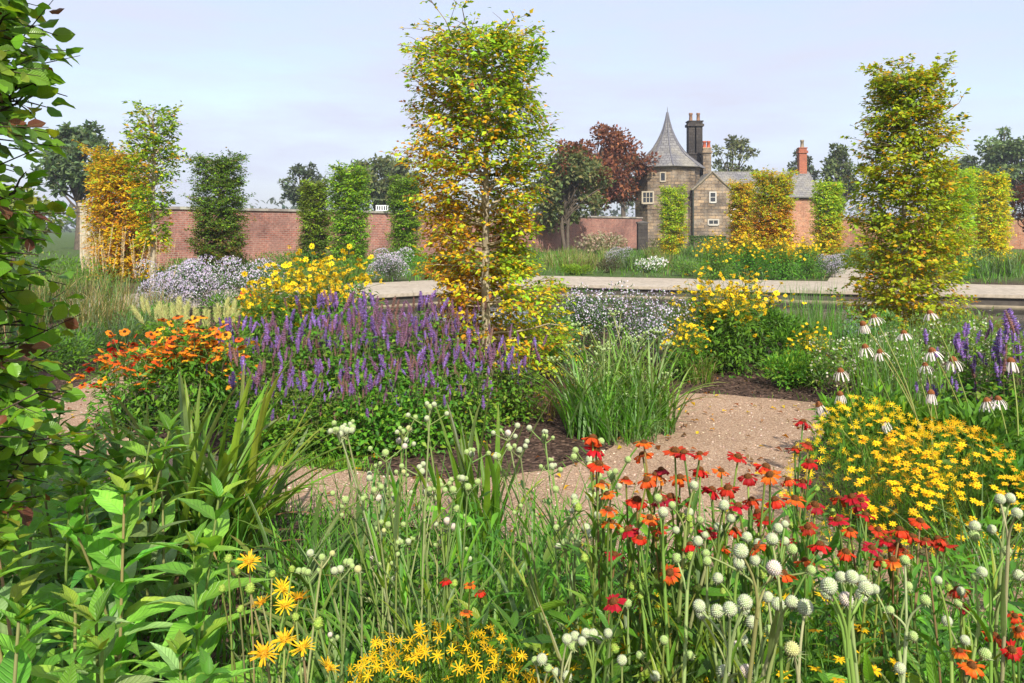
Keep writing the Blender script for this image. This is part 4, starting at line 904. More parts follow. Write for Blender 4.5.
def p_coreopsis(label,loc,r,h,nf,rz=0,group=None,extra=0,dens=1.0,name='coreopsis_mound',fsc=1.0):
    t=thing(name,label,'flower',loc,rz,group); mb=MB(); n=int(4600*dens)
    u=norm(R.normal(0,1,(n,3))); u[:,2]=np.abs(u[:,2]); k=U(.25,1,n)[:,None]**.5; p=u*k*A([r,r,h*.95])+A([0,0,.03])
    d=norm(u*.5+A([0,0,.7])+R.normal(0,.5,(n,3)))
    blades(mb,p-d*.02,np.arctan2(d[:,1],d[:,0]),np.arccos(d[:,2].clip(-1,1)),U(-.2,.5,n),U(.025,.06,n),U(.002,.0042,n),mixcol([MID,FRESH,DEEP,LIMEG],[.35,.35,.15,.15],n),2,.2)
    m=int(140*dens); tubes(mb,curve(ring(m,r*.35),(lambda u2:u2*A([r,r,h])*.96)(norm(np.abs(R.normal(0,1,(m,3)))*A([1,1,1])*np.stack([R.choice([-1,1],m),R.choice([-1,1],m),np.ones(m)],1))),None,6),.0014,(.10,.19,.03),3)
    part('foliage',mb,M['leaf'],t)
    N=nf+extra; u=norm(R.normal(0,1,(N,3))); u[:,2]=np.abs(u[:,2])*1.1+.12; u=norm(u); u=u[np.argsort(u[:,1]-u[:,2]*.9)]   # most visible first (camera side and top)
    L=u*A([r,r,h])*U(.96,1.07,(N,1))+A([0,0,.01])
    pk=R.permutation(min(N,int(nf*1.0)))
    for i in range(min(nf,100)):
        nn=norm(u[i]*.6+A([0,0,.9])+R.normal(0,.25,3)); e=Vector(nn).to_track_quat('Z','Y').to_euler()
        head('flower',COR[i%3],t,L[i],U(.85,1.2)*fsc,rot=e)
    if extra: stuff_heads('flowers',[COR_S],t,L[nf:],U(.85,1.15,extra)*fsc,M['petal'],.5)
    return t
from mathutils import Vector
def p_inula(label,loc,tips,buds,rz=0,group=None):
    t=thing('yellow_daisy_plant',label,'flower',loc,rz,group); sm=MB(); lv=MB(); al=A(list(tips)+list(buds)); n=len(al)
    P=curve(ring(n,.06),al,R.normal(0,.02,(n,3)),9); sc_=mixcol([(.2,.27,.06),(.25,.22,.09)],[.6,.4],n); tubes(sm,P,np.linspace(.0034,.002,9),sc_,6)
    for i in range(n): leafy_stem(lv,P[i],6,.1,.8,.075,LEAF_LANCE,lambda k: mixcol([MID,FRESH,LIMEG],[.4,.4,.2],k),el=.6,taper=.6)
    bushfill(lv,70,.16,float(al[:,2].mean())*.8,.09,lambda k: mixcol([MID,FRESH,LIMEG],[.4,.4,.2],k),LEAF_LN)
    part('stem',sm,M['stem'],t); part('foliage',lv,M['leaf_broad'],t)
    for i,p in enumerate(tips): head('flower',INU[i%2],t,p,U(.72,.98),.4)
    for p in buds: head('bud',BUD,t,p,U(.9,1.5),.2)
    return t
def p_echinacea(label,loc,tips,rz=0,group=None):
    t=thing('pale_coneflower',label,'flower',loc,rz,group); sm=MB(); lv=MB(); n=len(tips); tips=A(tips)
    P=curve(ring(n,.06),tips,R.normal(0,.02,(n,3)),9); tubes(sm,P,np.linspace(.005,.0032,9),mixcol([(.22,.28,.06),(.28,.30,.08)],[1,1],n),6)
    k=26; blades(lv,ring(k,.08),U(0,6.28,k),U(.2,.8,k),U(.3,1.3,k),U(.18,.34,k),U(.014,.024,k),mixcol([MID,FRESH,DEEP],[.4,.4,.2],k),6,.3)
    part('stem',sm,M['stem'],t); part('foliage',lv,M['strap'],t)
    for i in range(n):
        tn=norm((P[i][-1]-P[i][-2])[None])[0]; e=Vector(tn*.6+A([0,0,.6])).to_track_quat('Z','Y').to_euler()
        head('flower',ECH[R.integers(0,4)],t,tips[i],U(.95,1.25),rot=e,child=ECHC,cname='cone')
    return t
def bushfill(lv,n,r,h,leaf,pal,tp=None):
    a=U(0,6.28,n); q=r*np.sqrt(U(.05,1,n)); z=U(.02,1,n)*h*(1-.35*(q/r)**2); o=np.stack([np.cos(a),np.sin(a),0*a],1)
    scatter(lv,tp or LEAF1,o*q[:,None]+np.stack([0*z,0*z,z],1),frames(norm(o+R.normal(0,.6,(n,3))+A([0,0,-.1])),norm(A([0,0,.8])+o*.5+R.normal(0,.35,(n,3)))),leaf*U(.6,1.25,n),pal(n))
def p_agastache(label,loc,n,h,r,rz=0,group=None,wts=(.4,.3,.2,.1),leafn=12,sp=1.0,nsp=None):
    t=thing('anise_hyssop',label,'flower',loc,rz,group); sm=MB(); lv=MB()
    b=ring(n,r*.45); tip=b*2.1+np.stack([R.normal(0,.04,n),R.normal(0,.04,n),h*U(.74,1.06,n)],1); P=curve(b,tip,R.normal(0,.02,(n,3)),8); tubes(sm,P,np.linspace(.005,.0025,8),(.14,.17,.05),5)
    hd=[]
    for i in range(n):
        leafy_stem(lv,P[i],leafn,.08,.90,.075,LEAF_B,lambda k: mixcol([MID,FRESH,DEEP,LIMEG],[.38,.32,.2,.1],k),el=.2,taper=.35)
        hd.append((tip[i],1.0))
        for _ in range(R.integers(2,5)):
            j=R.integers(3,7); q=P[i][j]+A([R.normal(0,.11),R.normal(0,.11),U(.03,.14)]); tubes(sm,curve(P[i][j],q,[[0,0,0]],4),.002,(.14,.17,.05),4); hd.append((q,U(.55,.8)))
    bushfill(lv,800,r*1.05,h*.74,.06,lambda k: mixcol([MID,FRESH,DEEP,LIMEG],[.36,.36,.14,.14],k))
    part('stem',sm,M['stem'],t); part('foliage',lv,M['leaf'],t)
    R.shuffle(hd) if False else None; ki=np.concatenate([R.permutation([q for q,(a_,s_) in enumerate(hd) if s_==1.0]),R.permutation([q for q,(a_,s_) in enumerate(hd) if s_<1.0])]).astype(int)[:nsp or 56]
    for p,s in [hd[q] for q in ki]: head('flower_spike',AGA[R.choice(4,p=wts)],t,p,sp*s*U(.65,1.35),.2)
    return t
def p_bushdaisy(label,loc,h,r,nf,meshes,fs=1.0,rz=0,group=None,leaf=.09,name='rudbeckia',pal=None,stems=26,top=.55,cat='flower',tilt=.5):
    t=thing(name,label,cat,loc,rz,group); sm=MB(); lv=MB(); n=stems
    pal=pal or (lambda k: mixcol([MID,FRESH,DEEP],[.45,.35,.2],k))
    b=ring(n,r*.5); a=U(0,6.28,n); q=r*np.sqrt(U(0,1,n)); tip=np.stack([q*np.cos(a),q*np.sin(a),h*(1-.25*(q/r)**2)*U(.82,1.03,n)],1); P=curve(b,tip,R.normal(0,.03,(n,3)),8); tubes(sm,P,np.linspace(.0045,.002,8),(.12,.18,.04),4)
    for i in range(n): leafy_stem(lv,P[i],11,.08,.88,leaf,LEAF_LN if leaf>.06 else LEAF1,pal,el=.4,taper=.4,decus=False)
    bushfill(lv,int(900*min(1,r/.4+.3)),r*1.0,h*.72,leaf*.8,pal,LEAF_N)
    part('stem',sm,M['stem'],t); part('foliage',lv,M['leaf'],t)
    k=0; i=0
    extra_l=[]
    while k<nf:
        s=i%n; base=P[s][-1] if i<n else P[s][-2]+A([R.normal(0,.08)*r/.3,R.normal(0,.08)*r/.3,U(-.30,.10)*h*top])
        if i>=n: tubes_later.append((P[s][-3],base))
        if k<100: head('flower',meshes[R.integers(0,len(meshes))],t,base,fs*U(.7,1.2),tilt)
        else: extra_l.append(base)
        k+=1; i+=1
    if extra_l: stuff_heads('flowers',[meshes[0]],t,A(extra_l),fs*U(.7,1.2,len(extra_l)),M['petal'],tilt)
    if tubes_later:
        e=MB(); tubes(e,curve(A([x for x,_ in tubes_later]),A([y for _,y in tubes_later]),np.zeros((len(tubes_later),3)),4),.0022,(.12,.18,.04),3); tubes_later.clear(); part('flower_stalk',e,M['stem'],t)
    return t
tubes_later=[]

def p_aster(label,loc,r,h,nfl,rz=0,group=None,cols=None,fsz=.02,leafn=2600,name='aster_bush',pal=None,leaf=.04,cat='shrub',ry=None,crownonly=.3):
    """rounded bush: leaves through its volume, tiny flowers over its top"""
    t=thing(name,label,cat,loc,rz,group); lv=MB(); ry=ry or r
    nb=16; bc=ring(nb,1)*A([r*.7,ry*.7,0])+np.stack([0*U(0,1,nb),0*U(0,1,nb),h*U(.3,.72,nb)],1); brr=U(.28,.45,nb)*min(r,ry)
    n=leafn; i=R.integers(0,nb,n); d=norm(R.normal(0,1,(n,3))); p=bc[i]+d*(brr[i]*U(.3,1,n)**.5)[:,None]*A([1,1,.85]); p[:,2]=np.clip(p[:,2],.01,h)
    pal=pal or (lambda k: mixcol([(.06,.11,.045),GREYG,DEEP],[.45,.3,.25],k))
    scatter(lv,LEAF_N,p,frames(norm(d+A([0,0,.5])+R.normal(0,.6,(n,3))),norm(R.normal(0,1,(n,3))+A([0,0,.4]))),leaf*U(.6,1.3,n),pal(n)*R.normal(1,.12,nb)[i][:,None])
    m=40; tubes(lv,curve(ring(m,r*.3),bc[R.integers(0,nb,m)],R.normal(0,.03,(m,3)),5),.003,(.10,.09,.05),3)
    part('foliage',lv,M['leaf'],t)
    if nfl:
        fm=MB(); i=R.integers(0,nb,nfl); d=norm(R.normal(0,1,(nfl,3))+A([0,-.35,.75])); pos=bc[i]+d*brr[i][:,None]*U(.92,1.08,(nfl,1))*A([1,1,.9])
        cols=cols or ([(.68,.62,.76),(.74,.72,.78),(.56,.47,.68)],[.45,.3,.25])
        for _ in range(2): scatter(fm,T([(0,-.5,0),(.5,0,0),(0,.5,0),(-.5,0,0),(0,0,.12)],(),[(0,1,4),(1,2,4),(2,3,4),(3,0,4)]),pos,frames(norm(R.normal(0,1,(nfl,3))),norm(d+R.normal(0,.35,(nfl,3)))),fsz*U(.7,1.3,nfl),mixcol(*cols,nfl,.1))
        o=part('flowers',fm,M['petal'],t); o['kind']='stuff'
    return t
def p_grass(label,loc,n,L,W,r,rz=0,group=None,pal=None,plumes=0,ph=1.6,pm=None,lean=(.02,.5),bend=(.2,1.6),name='ornamental_grass',cat='grass',ps=1.0,seg=6):
    t=thing(name,label,cat,loc,rz,group); mb=MB()
    pal=pal or (lambda k: mixcol([MID,FRESH,GREYG,STRAW],[.3,.3,.3,.1],k))
    blades(mb,ring(n,r),U(0,6.28,n),U(*lean,n),U(*bend,n),L*U(.55,1.1,n),W*U(.7,1.3,n),pal(n),seg,.3,0,.4)
    if plumes:
        b=ring(plumes,r); tip=b*U(1.2,2.6,(plumes,1))+np.stack([R.normal(0,.05,plumes),R.normal(0,.05,plumes),ph*U(.78,1.02,plumes)],1); tubes(mb,curve(b,tip,R.normal(0,.02,(plumes,3)),7),.0016,(.40,.32,.15),3)
    part('foliage',mb,M['strap'],t)
    for i in range(plumes):
        d=tip[i]-b[i]; d=A([d[0]*1.2,d[1]*1.2,d[2]]); head('plume',pm[i%len(pm)],t,tip[i]-A([0,0,.22])*ps,ps*U(.85,1.15),rot=Vector(d).to_track_quat('Z','Y').to_euler())
    return t
USED={}
def place(key, make, rows, group):
    """first row keeps the built plant, the others are copies: (x,y,scale,label)"""
    protos=[make(k) for k in range(min(len(rows),key))]
    for i,(loc,sc,label) in enumerate(rows):
        o=protos[i] if i<len(protos) else copy_tree(protos[i%len(protos)])
        o.location=loc; o.rotation_euler=(0,0,U(0,6.28)) if i>=len(protos) else o.rotation_euler; o.scale=(sc,sc,sc) if np.isscalar(sc) else sc
        tag(o,label,None,group)
# ================================================================== PLANTING
def tl(pts, loc, dy=.0): return [tuple(A(ray(px,py,Y+(U(-dy,dy) if dy else 0)))-A(loc)) for px,py,Y in pts]
# --- broad leafy plants filling the near left corner
rows=[(38,4.1,.78,4,'leafy green plant by the pale gravel, farthest back and partly under the beech'),(112,3.95,.76,4,'leafy green plant farthest back, left of the upright strap-leaved clump'),
(28,3.35,.92,3,'leafy green plant under the dark glossy beech, at the back of the leafy patch'),
(92,3.2,.95,4,'tall leafy green plant in front of the pinkish gravel gap, back of the leafy patch'),
(152,3.05,.92,3,'leafy plant whose brown stems rise just in front of the strap-leaved clump'),
(5,2.65,.95,3,'leafy plant with yellowed stem at the very left edge, middle of the patch'),
(62,2.55,.86,3,'leafy plant with large pale ribbed leaves in the middle of the leafy patch'),
(128,2.5,.86,3,'leafy plant standing tall in the middle of the patch, over dark gaps'),
(186,2.45,.84,2,'thin-stemmed leafy plant at the right side of the leafy patch, beside bare mulch'),
(30,2.05,.84,3,'leafy plant with wide drooping leaves low at the left edge'),
(100,1.95,.80,3,'leafy plant with fresh lime tips in the lower part of the leafy patch'),
(165,1.9,.72,2,'leafy plant with upright folded leaves above the bare mulch'),
(222,1.95,.62,2,'small dark leafy plant next to the spidery yellow daisies'),
(8,1.6,.80,2,'big-leaved plant cut by the lower left corner of the picture'),
(70,1.55,.74,3,'broad-leaved plant at the bottom edge with a pale stalk in its middle'),
(140,1.55,.70,2,'silvery leafed plant at the bottom edge in front of the patch'),
(205,1.62,.55,2,'low leafy plant at the bottom edge beneath the yellow daisies')]
for px,Y,h,n,lab in rows: p_leafy(lab,at(px,Y),n,h*.95,0,.195 if Y>2.3 else .17,.13,'leafy plants in the near corner')
# --- strap-leaved clumps
p_strap('large upright strap-leaved clump by the gravel path behind the leafy patch',at(212,3.95),120,1.0,.055,r=.2,lean=(.03,.75),bend=(.2,1.3),pal=lambda n: mixcol([FRESH,LIMEG,MID,GREYG],[.4,.2,.25,.15],n))
p_strap('low arching strap-leaved clump spilling toward the gravel path beside the tall one',at(318,3.3),60,.66,.04,r=.16,lean=(.2,.9),bend=(.6,1.5),pal=lambda n: mixcol([MID,DEEP,GREYG],[.4,.35,.25],n))
p_strap('strap-leaved clump with a few stiff upright blades by the middle of the path',at(478,4.1),24,.85,.045,r=.12,lean=(.02,.35),bend=(.1,.8))
p_strap('wide grey-green strap-leaved clump in the centre below the pale seed heads',at(470,2.75),46,.75,.034,r=.16,lean=(.1,.7),bend=(.2,1.2),pal=lambda n: mixcol([GREYG,MID,FRESH],[.45,.3,.25],n))
p_strap('strap-leaved clump left of the centre seed heads, dark and flattened',at(352,2.7),38,.62,.03,r=.15,lean=(.3,1.0),bend=(.4,1.2),pal=lambda n: mixcol([DEEP,MID,GREYG],[.4,.35,.25],n))
p_strap('mid-green strap-leaved clump leaning over dark soil behind the spidery yellow daisies',at(300,2.35),40,.62,.034,r=.14,lean=(.1,.9),bend=(.2,1.2))
p_strap('grey-green strap-leaved clump just behind the front yellow mound',at(395,2.35),44,.66,.03,r=.15,lean=(.05,.8),bend=(.2,1.2),pal=lambda n: mixcol([GREYG,FRESH,MID],[.4,.35,.25],n))
p_strap('fresh green strap-leaved clump low between the centre eryngo and the heleniums',at(530,2.9),44,.62,.032,r=.16,lean=(.05,.8),bend=(.2,1.2))
p_strap('second strap-leaved clump, smaller, left of the big upright one and behind the leafy patch',at(150,4.25),60,.82,.045,r=.15,lean=(.03,.7),bend=(.2,1.3),pal=lambda n: mixcol([FRESH,MID,LIMEG],[.45,.35,.2],n))
# --- centre button eryngo
def rnd_tips(pxa,pxb,pya,pyb,Y,n,loc,dy=.12): return tl([(U(pxa,pxb),U(pya,pyb),Y+U(-dy,dy)) for _ in range(n)],loc)
for (a,b,c,d,Y,n,bp,lab) in ((340,392,412,505,2.3,8,385,'button eryngo with pale heads in front of the purple spikes, left of its trio'),
    (385,435,405,520,2.25,9,410,'button eryngo at the middle of the centre trio, crowded with cream heads'),
    (425,472,415,500,2.35,7,440,'button eryngo at the right of the centre trio, some heads browning')):
    loc=at(bp,Y); p_eryngium(lab,loc,rnd_tips(a,b,c,d+30,Y,n,loc),14,.6,.026,hs=(.0068,.0095),nh=(2,5),group='button eryngo with cream seed heads')
loc=at(318,1.75); p_eryngium('green-budded eryngo candelabrum beside the spidery yellow daisies',loc,tl([(308,575,1.75),(322,560,1.75),(340,572,1.72),(350,565,1.75)],loc),8,.4,.02,hs=(.006,.008),nh=(2,4),group='button eryngo with cream seed heads')
loc=at(560,2.45); p_eryngium('tall slim eryngo with small green heads left of the red heleniums',loc,tl([(508,435,2.5),(520,452,2.4),(545,438,2.5),(552,468,2.4),(498,458,2.5)],loc),18,.7,.026,hs=(.0075,.010),nh=(3,5),group='button eryngo with cream seed heads')
loc=at(590,2.1); p_eryngium('leaning eryngo with green-white heads just before the orange heleniums',loc,tl([(590,462,2.1),(600,500,2.1),(575,505,2.15),(586,530,2.05),(565,545,2.1),(612,478,2.1)],loc),26,.72,.026,hs=(.0085,.011),nh=(3,6),group='button eryngo with cream seed heads')
# --- near eryngo: heads where the photo has them
def near_eryngo(lab,bpx,bY,heads,basal=16):
    loc=at(bpx,bY); t=thing('button_eryngo',lab,'plant',loc,0,'button eryngo with cream seed heads'); sm=MB(); lf=MB()
    pts=[];
    for (px,py,d,k) in heads:
        Y=min(1.75,max(1.08,.0225*F/d)); pts.append((A(ray(px,py,bY*.5+Y*.5+U(-.05,.05)))-A(loc),k,bY*.5+Y*.5))
    P=A([p for p,_,_ in pts]); n=len(P)
    # group the heads into clusters that share a stem
    left=set(range(n)); cl=[]
    while left:
        i=min(left,key=lambda q:-P[q][2]); g=sorted(left,key=lambda q:np.linalg.norm((P[q]-P[i])))[:R.integers(3,6)]; g=[q for q in g if np.linalg.norm(P[q]-P[i])<.11]; cl.append(g); left-=set(g)
    for g in cl:
        c=P[g].mean(0)-A([0,0,.075]); b=ring(1,.1)[0]; S=curve(b,c,R.normal(0,.02,(1,3)),10); col=mixcol([(.22,.29,.09),(.28,.31,.14),(.17,.27,.05)],[.4,.3,.3],1)[0]
        tubes(sm,S,np.linspace(.0048,.0034,10),col,7)
        p,tn=along(S[0],U(.3,.97,5)); blades(lf,p,U(0,6.28,5),U(.2,.6,5),U(.1,.6,5),U(.08,.2,5),np.full(5,.013),mixcol([FRESH,GREYG,LIMEG],[1,1,1],5),5,.4)
        for q in g:
            tip=P[q]; base=c-A([0,0,U(0,.03)]); tubes(sm,curve(base,tip-A([0,0,.004]),(base-tip)[None]*A([1,1,0])*.15,6),np.linspace(.0026,.0019,6),col,6)
    blades(lf,ring(basal,.1),U(0,6.28,basal),U(.05,.5,basal),U(.1,1.0,basal),U(.45,.95,basal),U(.016,.028,basal),mixcol([FRESH,GREYG,MID,LIMEG],[.3,.3,.25,.15],basal),9,.45,0,.3,tipcol=(.3,.27,.1))
    part('stem',sm,M['stem'],t); part('foliage',lf,M['strap'],t)
    for (p,k,Yq),(px,py,d,_) in zip(pts,heads):
        head('flower_head',HEADS[k],t,p,d/2/F*Yq*U(.82,1.02),.4)
W0,PK,GR,BR=0,1,2,3
near_eryngo('near button eryngo with a low row of white balls over small yellow flowers',715,1.38,[(699,606,15,W0),(701,614,12,W0),(717,611,14,W0),(730,609,17,W0),(745,602,15,W0),(744,609,14,W0),(752,622,13,W0),(769,630,12,GR),(724,671,14,W0),(746,671,15,PK),(728,680,10,W0),(743,640,10,W0),(736,645,9,PK),(698,541,11,W0),(677,558,10,GR)])
near_eryngo('near button eryngo whose white balls hang before the orange helenium flowers',760,1.45,[(741,551,17,W0),(739,563,13,W0),(755,560,11,W0),(747,537,12,W0),(758,543,10,W0),(772,539,14,W0),(774,568,16,PK),(785,541,10,W0),(778,528,10,W0),(785,524,9,W0),(792,549,11,GR),(811,570,11,GR),(768,597,12,W0),(778,604,13,W0),(792,602,16,W0),(805,607,16,W0),(792,649,17,BR),(718,578,13,W0),(706,553,10,GR),(707,561,10,GR)])
near_eryngo('near button eryngo with the largest cluster of white balls, right of the bracted head',845,1.3,[(829,586,17,W0),(827,593,14,W0),(841,577,12,W0),(852,577,16,W0),(862,580,11,W0),(866,588,16,W0),(862,595,14,W0),(846,599,17,PK),(875,589,10,W0),(908,586,11,GR),(913,636,11,GR),(852,605,10,GR)])
near_eryngo('button eryngo at the right edge with pale heads over the gravel',990,1.6,[(1000,499,11,W0),(1010,498,11,W0),(1017,513,13,W0),(1004,511,10,GR),(975,526,11,W0),(974,535,11,GR),(992,529,10,W0),(1007,551,11,GR),(982,572,12,W0),(975,577,9,GR),(961,591,10,W0),(947,621,12,W0),(985,654,12,GR),(1018,575,11,W0),(1003,588,10,GR),(958,603,9,GR)])
near_eryngo('button eryngo at the bottom edge with a flat cluster of small white balls',575,1.55,[(567,639,11,W0),(575,636,10,W0),(582,641,11,W0),(586,633,10,W0),(593,634,11,W0),(573,646,10,GR),(542,659,11,W0),(535,660,9,GR),(567,676,11,W0),(556,672,9,W0),(600,640,9,W0),(608,633,9,W0),(548,668,9,GR)],24)
near_eryngo('button eryngo with scattered greenish heads between the heleniums and the white row',668,1.7,[(658,498,10,GR),(663,512,12,W0),(672,505,9,GR),(689,512,10,W0),(700,520,9,GR),(718,527,10,W0),(655,519,9,GR),(676,530,9,W0),(694,485,10,W0),(724,505,11,W0),(731,518,10,W0),(640,545,10,GR),(628,603,10,GR),(705,535,9,W0)],22)
near_eryngo('button eryngo in the lower right corner with few green heads',930,1.3,[(905,560,11,GR),(925,600,11,GR),(938,580,10,W0),(890,610,10,GR),(965,640,11,W0),(900,668,12,W0)],26)
near_eryngo('button eryngo growing through the small yellow flowers at the bottom middle',650,1.45,[(622,660,11,W0),(640,655,10,GR),(664,640,10,GR),(655,676,11,W0),(690,655,9,GR)],24)
# --- heleniums
def hel(lab,bpx,bY,pts,fs=.73):
    loc=at(bpx,bY); p_helenium(lab,loc,tl([(a,b,Y) for a,b,Y,k in pts],loc,.06),[k for *_,k in pts],0,'red and orange heleniums by the path',fs)
hel('helenium with a stack of orange-red flowers at the left end of the red group',612,1.85,[(593,438,1.9,1),(596,449,1.9,1),(599,464,1.85,1),(602,483,1.85,3),(607,494,1.8,2),(609,510,1.8,3),(611,523,1.8,2),(615,555,1.75,0),(614,602,1.6,0)])
hel('helenium with orange flowers standing against the gravel, second from the left end',645,1.9,[(644,443,1.9,2),(643,455,1.9,2),(626,479,1.85,3),(647,480,1.8,1),(656,476,1.8,3),(650,518,1.75,2),(637,500,1.85,1)])
hel('helenium with pure red drooping flowers alone against the pale gravel',685,1.8,[(675,451,1.8,0),(684,453,1.8,0),(700,454,1.8,0),(661,470,1.85,4),(671,497,1.8,0),(662,500,1.8,4),(670,573,1.65,3),(690,500,1.9,4)])
hel('helenium with mixed red and orange flowers right of the tall green bud stalk',748,1.85,[(721,471,1.9,2),(738,457,1.9,0),(766,467,1.75,1),(770,475,1.75,2),(748,477,1.9,4),(738,506,1.8,0),(752,500,1.85,0),(758,512,1.85,4),(757,548,1.6,2),(783,574,1.6,2),(728,488,1.9,0)])
hel('helenium with dark red flowers in front of the small yellow-flowered mound',800,2.1,[(803,422,2.2,0),(808,444,2.2,4),(795,449,2.15,0),(810,462,2.1,0),(788,480,2.0,1),(795,499,1.95,2),(803,482,2.1,0),(840,499,2.1,0),(852,497,2.1,0),(861,500,2.1,0),(808,527,1.9,4),(815,505,2.1,4),(805,561,1.7,2)])
hel('helenium with low red and orange flowers beneath the yellow mound',910,2.05,[(920,521,2.1,1),(912,536,2.0,0),(925,540,2.1,4),(938,539,2.1,0),(905,554,1.95,2),(888,541,2.05,0),(898,546,2.0,1),(878,530,2.1,0),(945,545,2.1,0),(893,560,1.9,3)])
hel('helenium in the lower right corner with orange-red flowers near the eryngo stems',985,1.65,[(963,607,1.7,0),(995,636,1.6,1),(1015,616,1.65,1),(960,651,1.5,3),(972,666,1.5,2),(1012,650,1.55,0),(958,590,1.75,4),(1019,630,1.6,3)],.6)
hel('helenium with a few half-hidden flowers under the centre eryngo',470,2.3,[(470,585,2.0,2),(480,592,2.0,1),(466,612,1.95,3),(446,580,2.0,1)],.6)
hel('helenium with scarlet and orange flowers low among the near white balls',705,1.75,[(628,530,1.8,0),(640,538,1.75,1),(660,530,1.75,0),(690,545,1.7,1),(708,532,1.75,0),(722,548,1.7,2),(735,530,1.75,1),(766,520,1.8,0),(775,500,1.85,1),(785,540,1.7,0),(820,545,1.75,1),(700,470,1.8,1),(712,490,1.8,0),(680,478,1.85,2)],.7)
hel('helenium with scattered scarlet flowers between the yellow mound and the largest white balls',862,1.9,[(838,520,1.95,0),(850,530,1.9,1),(866,515,1.95,0),(872,548,1.85,0),(846,552,1.8,1),(880,560,1.85,0),(900,530,1.95,1),(858,507,2.0,4)],.72)
# --- coreopsis mounds
p_coreopsis('large yellow-flowered mound beside the path, left lobe under the coneflowers',at(868,4.35),.44,.70,100,0,'small yellow flower mounds',480,fsc=.86)
p_coreopsis('large yellow-flowered mound beside the path, right lobe below the violet spikes',at(950,4.25),.42,.62,100,0,'small yellow flower mounds',400,fsc=.86)
p_coreopsis('bright yellow star-flowered mound at the bottom edge below the centre eryngo',at(440,2.0),.38,.63,100,0,'small yellow flower mounds',480,1.4,fsc=.72)
p_coreopsis('yellow star-flowered plant at the bottom edge under the near white balls',at(650,2.0),.40,.69,100,0,'small yellow flower mounds',300,1.4,fsc=.75)
p_coreopsis('sparse yellow star-flowered plant at the lower right under the largest white balls',at(800,1.9),.38,.76,100,0,'small yellow flower mounds',120,1.3,fsc=.75)
# --- spidery yellow daisies
loc=at(300,1.5); p_inula('yellow daisy with two big spidery flowers at the bottom edge',loc,tl([(303,648,1.5),(328,668,1.48),(285,640,1.55)],loc),tl([(296,618,1.55),(318,625,1.55)],loc),0,'spidery yellow daisies')
loc=at(268,1.8); p_inula('yellow daisy with four flat spidery flowers and upright buds beside the leafy patch',loc,tl([(282,589,1.8),(262,603,1.8),(285,606,1.75),(299,599,1.8),(264,654,1.7)],loc),tl([(250,590,1.8),(272,575,1.85),(292,570,1.8)],loc),0,'spidery yellow daisies')
loc=at(246,2.0); p_inula('thin yellow daisy with one open flower, nearest the strap-leaved clump',loc,tl([(249,562,2.0)],loc),tl([(238,572,2.0),(228,560,2.0),(240,610,1.9),(222,590,2.0)],loc),0,'spidery yellow daisies')
# --- pale coneflowers
def ech(lab,bpx,Y,pts): loc=at(bpx,Y); p_echinacea(lab,loc,tl([(a,b,Y) for a,b in pts],loc,.12),0,'pale drooping coneflowers')
ech('pale coneflower with three drooping flowers at the path end, nearest the gravel',878,5.0,[(840.5,371),(840,394),(819,405)])
ech('pale coneflower leaning left with paired whitish flowers above the others',925,5.1,[(874,317),(863,324),(865,347)])
ech('pale coneflower with tall thin stem and two small white flowers before the pale meadow flowers',945,5.2,[(904,333),(925,365),(880,352)])
ech('pale coneflower with long bare leaning stem and closed petals',985,5.15,[(930,313),(932,351),(953,360)])
ech('pale coneflower with wide spidery flowers in front of the violet spikes',1012,4.9,[(1011,361),(998,399),(987,401)])
ech('pale coneflower with low short flowers just above the yellow mound',930,4.85,[(931,393),(884,421)])
# --- anise hyssop drift
rowsA=[(262,6.05,.80,'front left end of the drift, beside the orange heleniums'),(312,5.95,.74,'front row over the leafy foliage by the path bend'),(362,5.95,.76,'front row, behind the left eryngo of the trio'),(415,6.1,.80,'front row, behind the middle of the eryngo trio'),(465,6.45,.80,'front row, low and dense before the beech trunk'),(512,7.1,.80,'front right end of the drift, low by the timber stake'),
(240,7.3,.92,'second row at the far left, against the yellow coneflowers'),(292,7.0,.98,'second row, tall mauve spikes below the yellow coneflowers'),(342,7.0,1.0,'second row in the thick of the tallest spikes'),(392,7.1,1.0,'second row, left of the beech trunk'),(440,7.4,.95,'second row, closest left of the beech trunk'),
(322,8.0,1.10,'back row against the yellow coneflowers'),(368,8.1,1.12,'back row, tallest, rising over the pool paving'),(412,8.1,1.10,'back row below the paving, near the gold beech leaves'),(455,8.3,1.0,'back row, partly under the beech branches')]
place(5,lambda k: p_agastache('x',(0,0,0),[17,15,18,16,17][k],.80,.34,0,'x',[(.22,.18,.35,.25),(.40,.32,.18,.10),(.18,.12,.42,.28),(.32,.22,.28,.18),(.24,.16,.38,.22)][k]),
    [(at(a,b),c,'purple anise hyssop, '+d) for a,b,c,d in rowsA],'purple anise hyssop drift under the tall beech')
place(2,lambda k: p_agastache('x',(0,0,0),15,.92,.26,0,'x',(.35,.55,.05,.05)),
    [(at(984,5.7),1.0,'lilac anise hyssop left of the pair at the right edge, behind wide coneflowers'),(at(1018,5.5),1.02,'lilac anise hyssop cut by the right edge of the picture')],'lilac anise hyssop at the right edge')
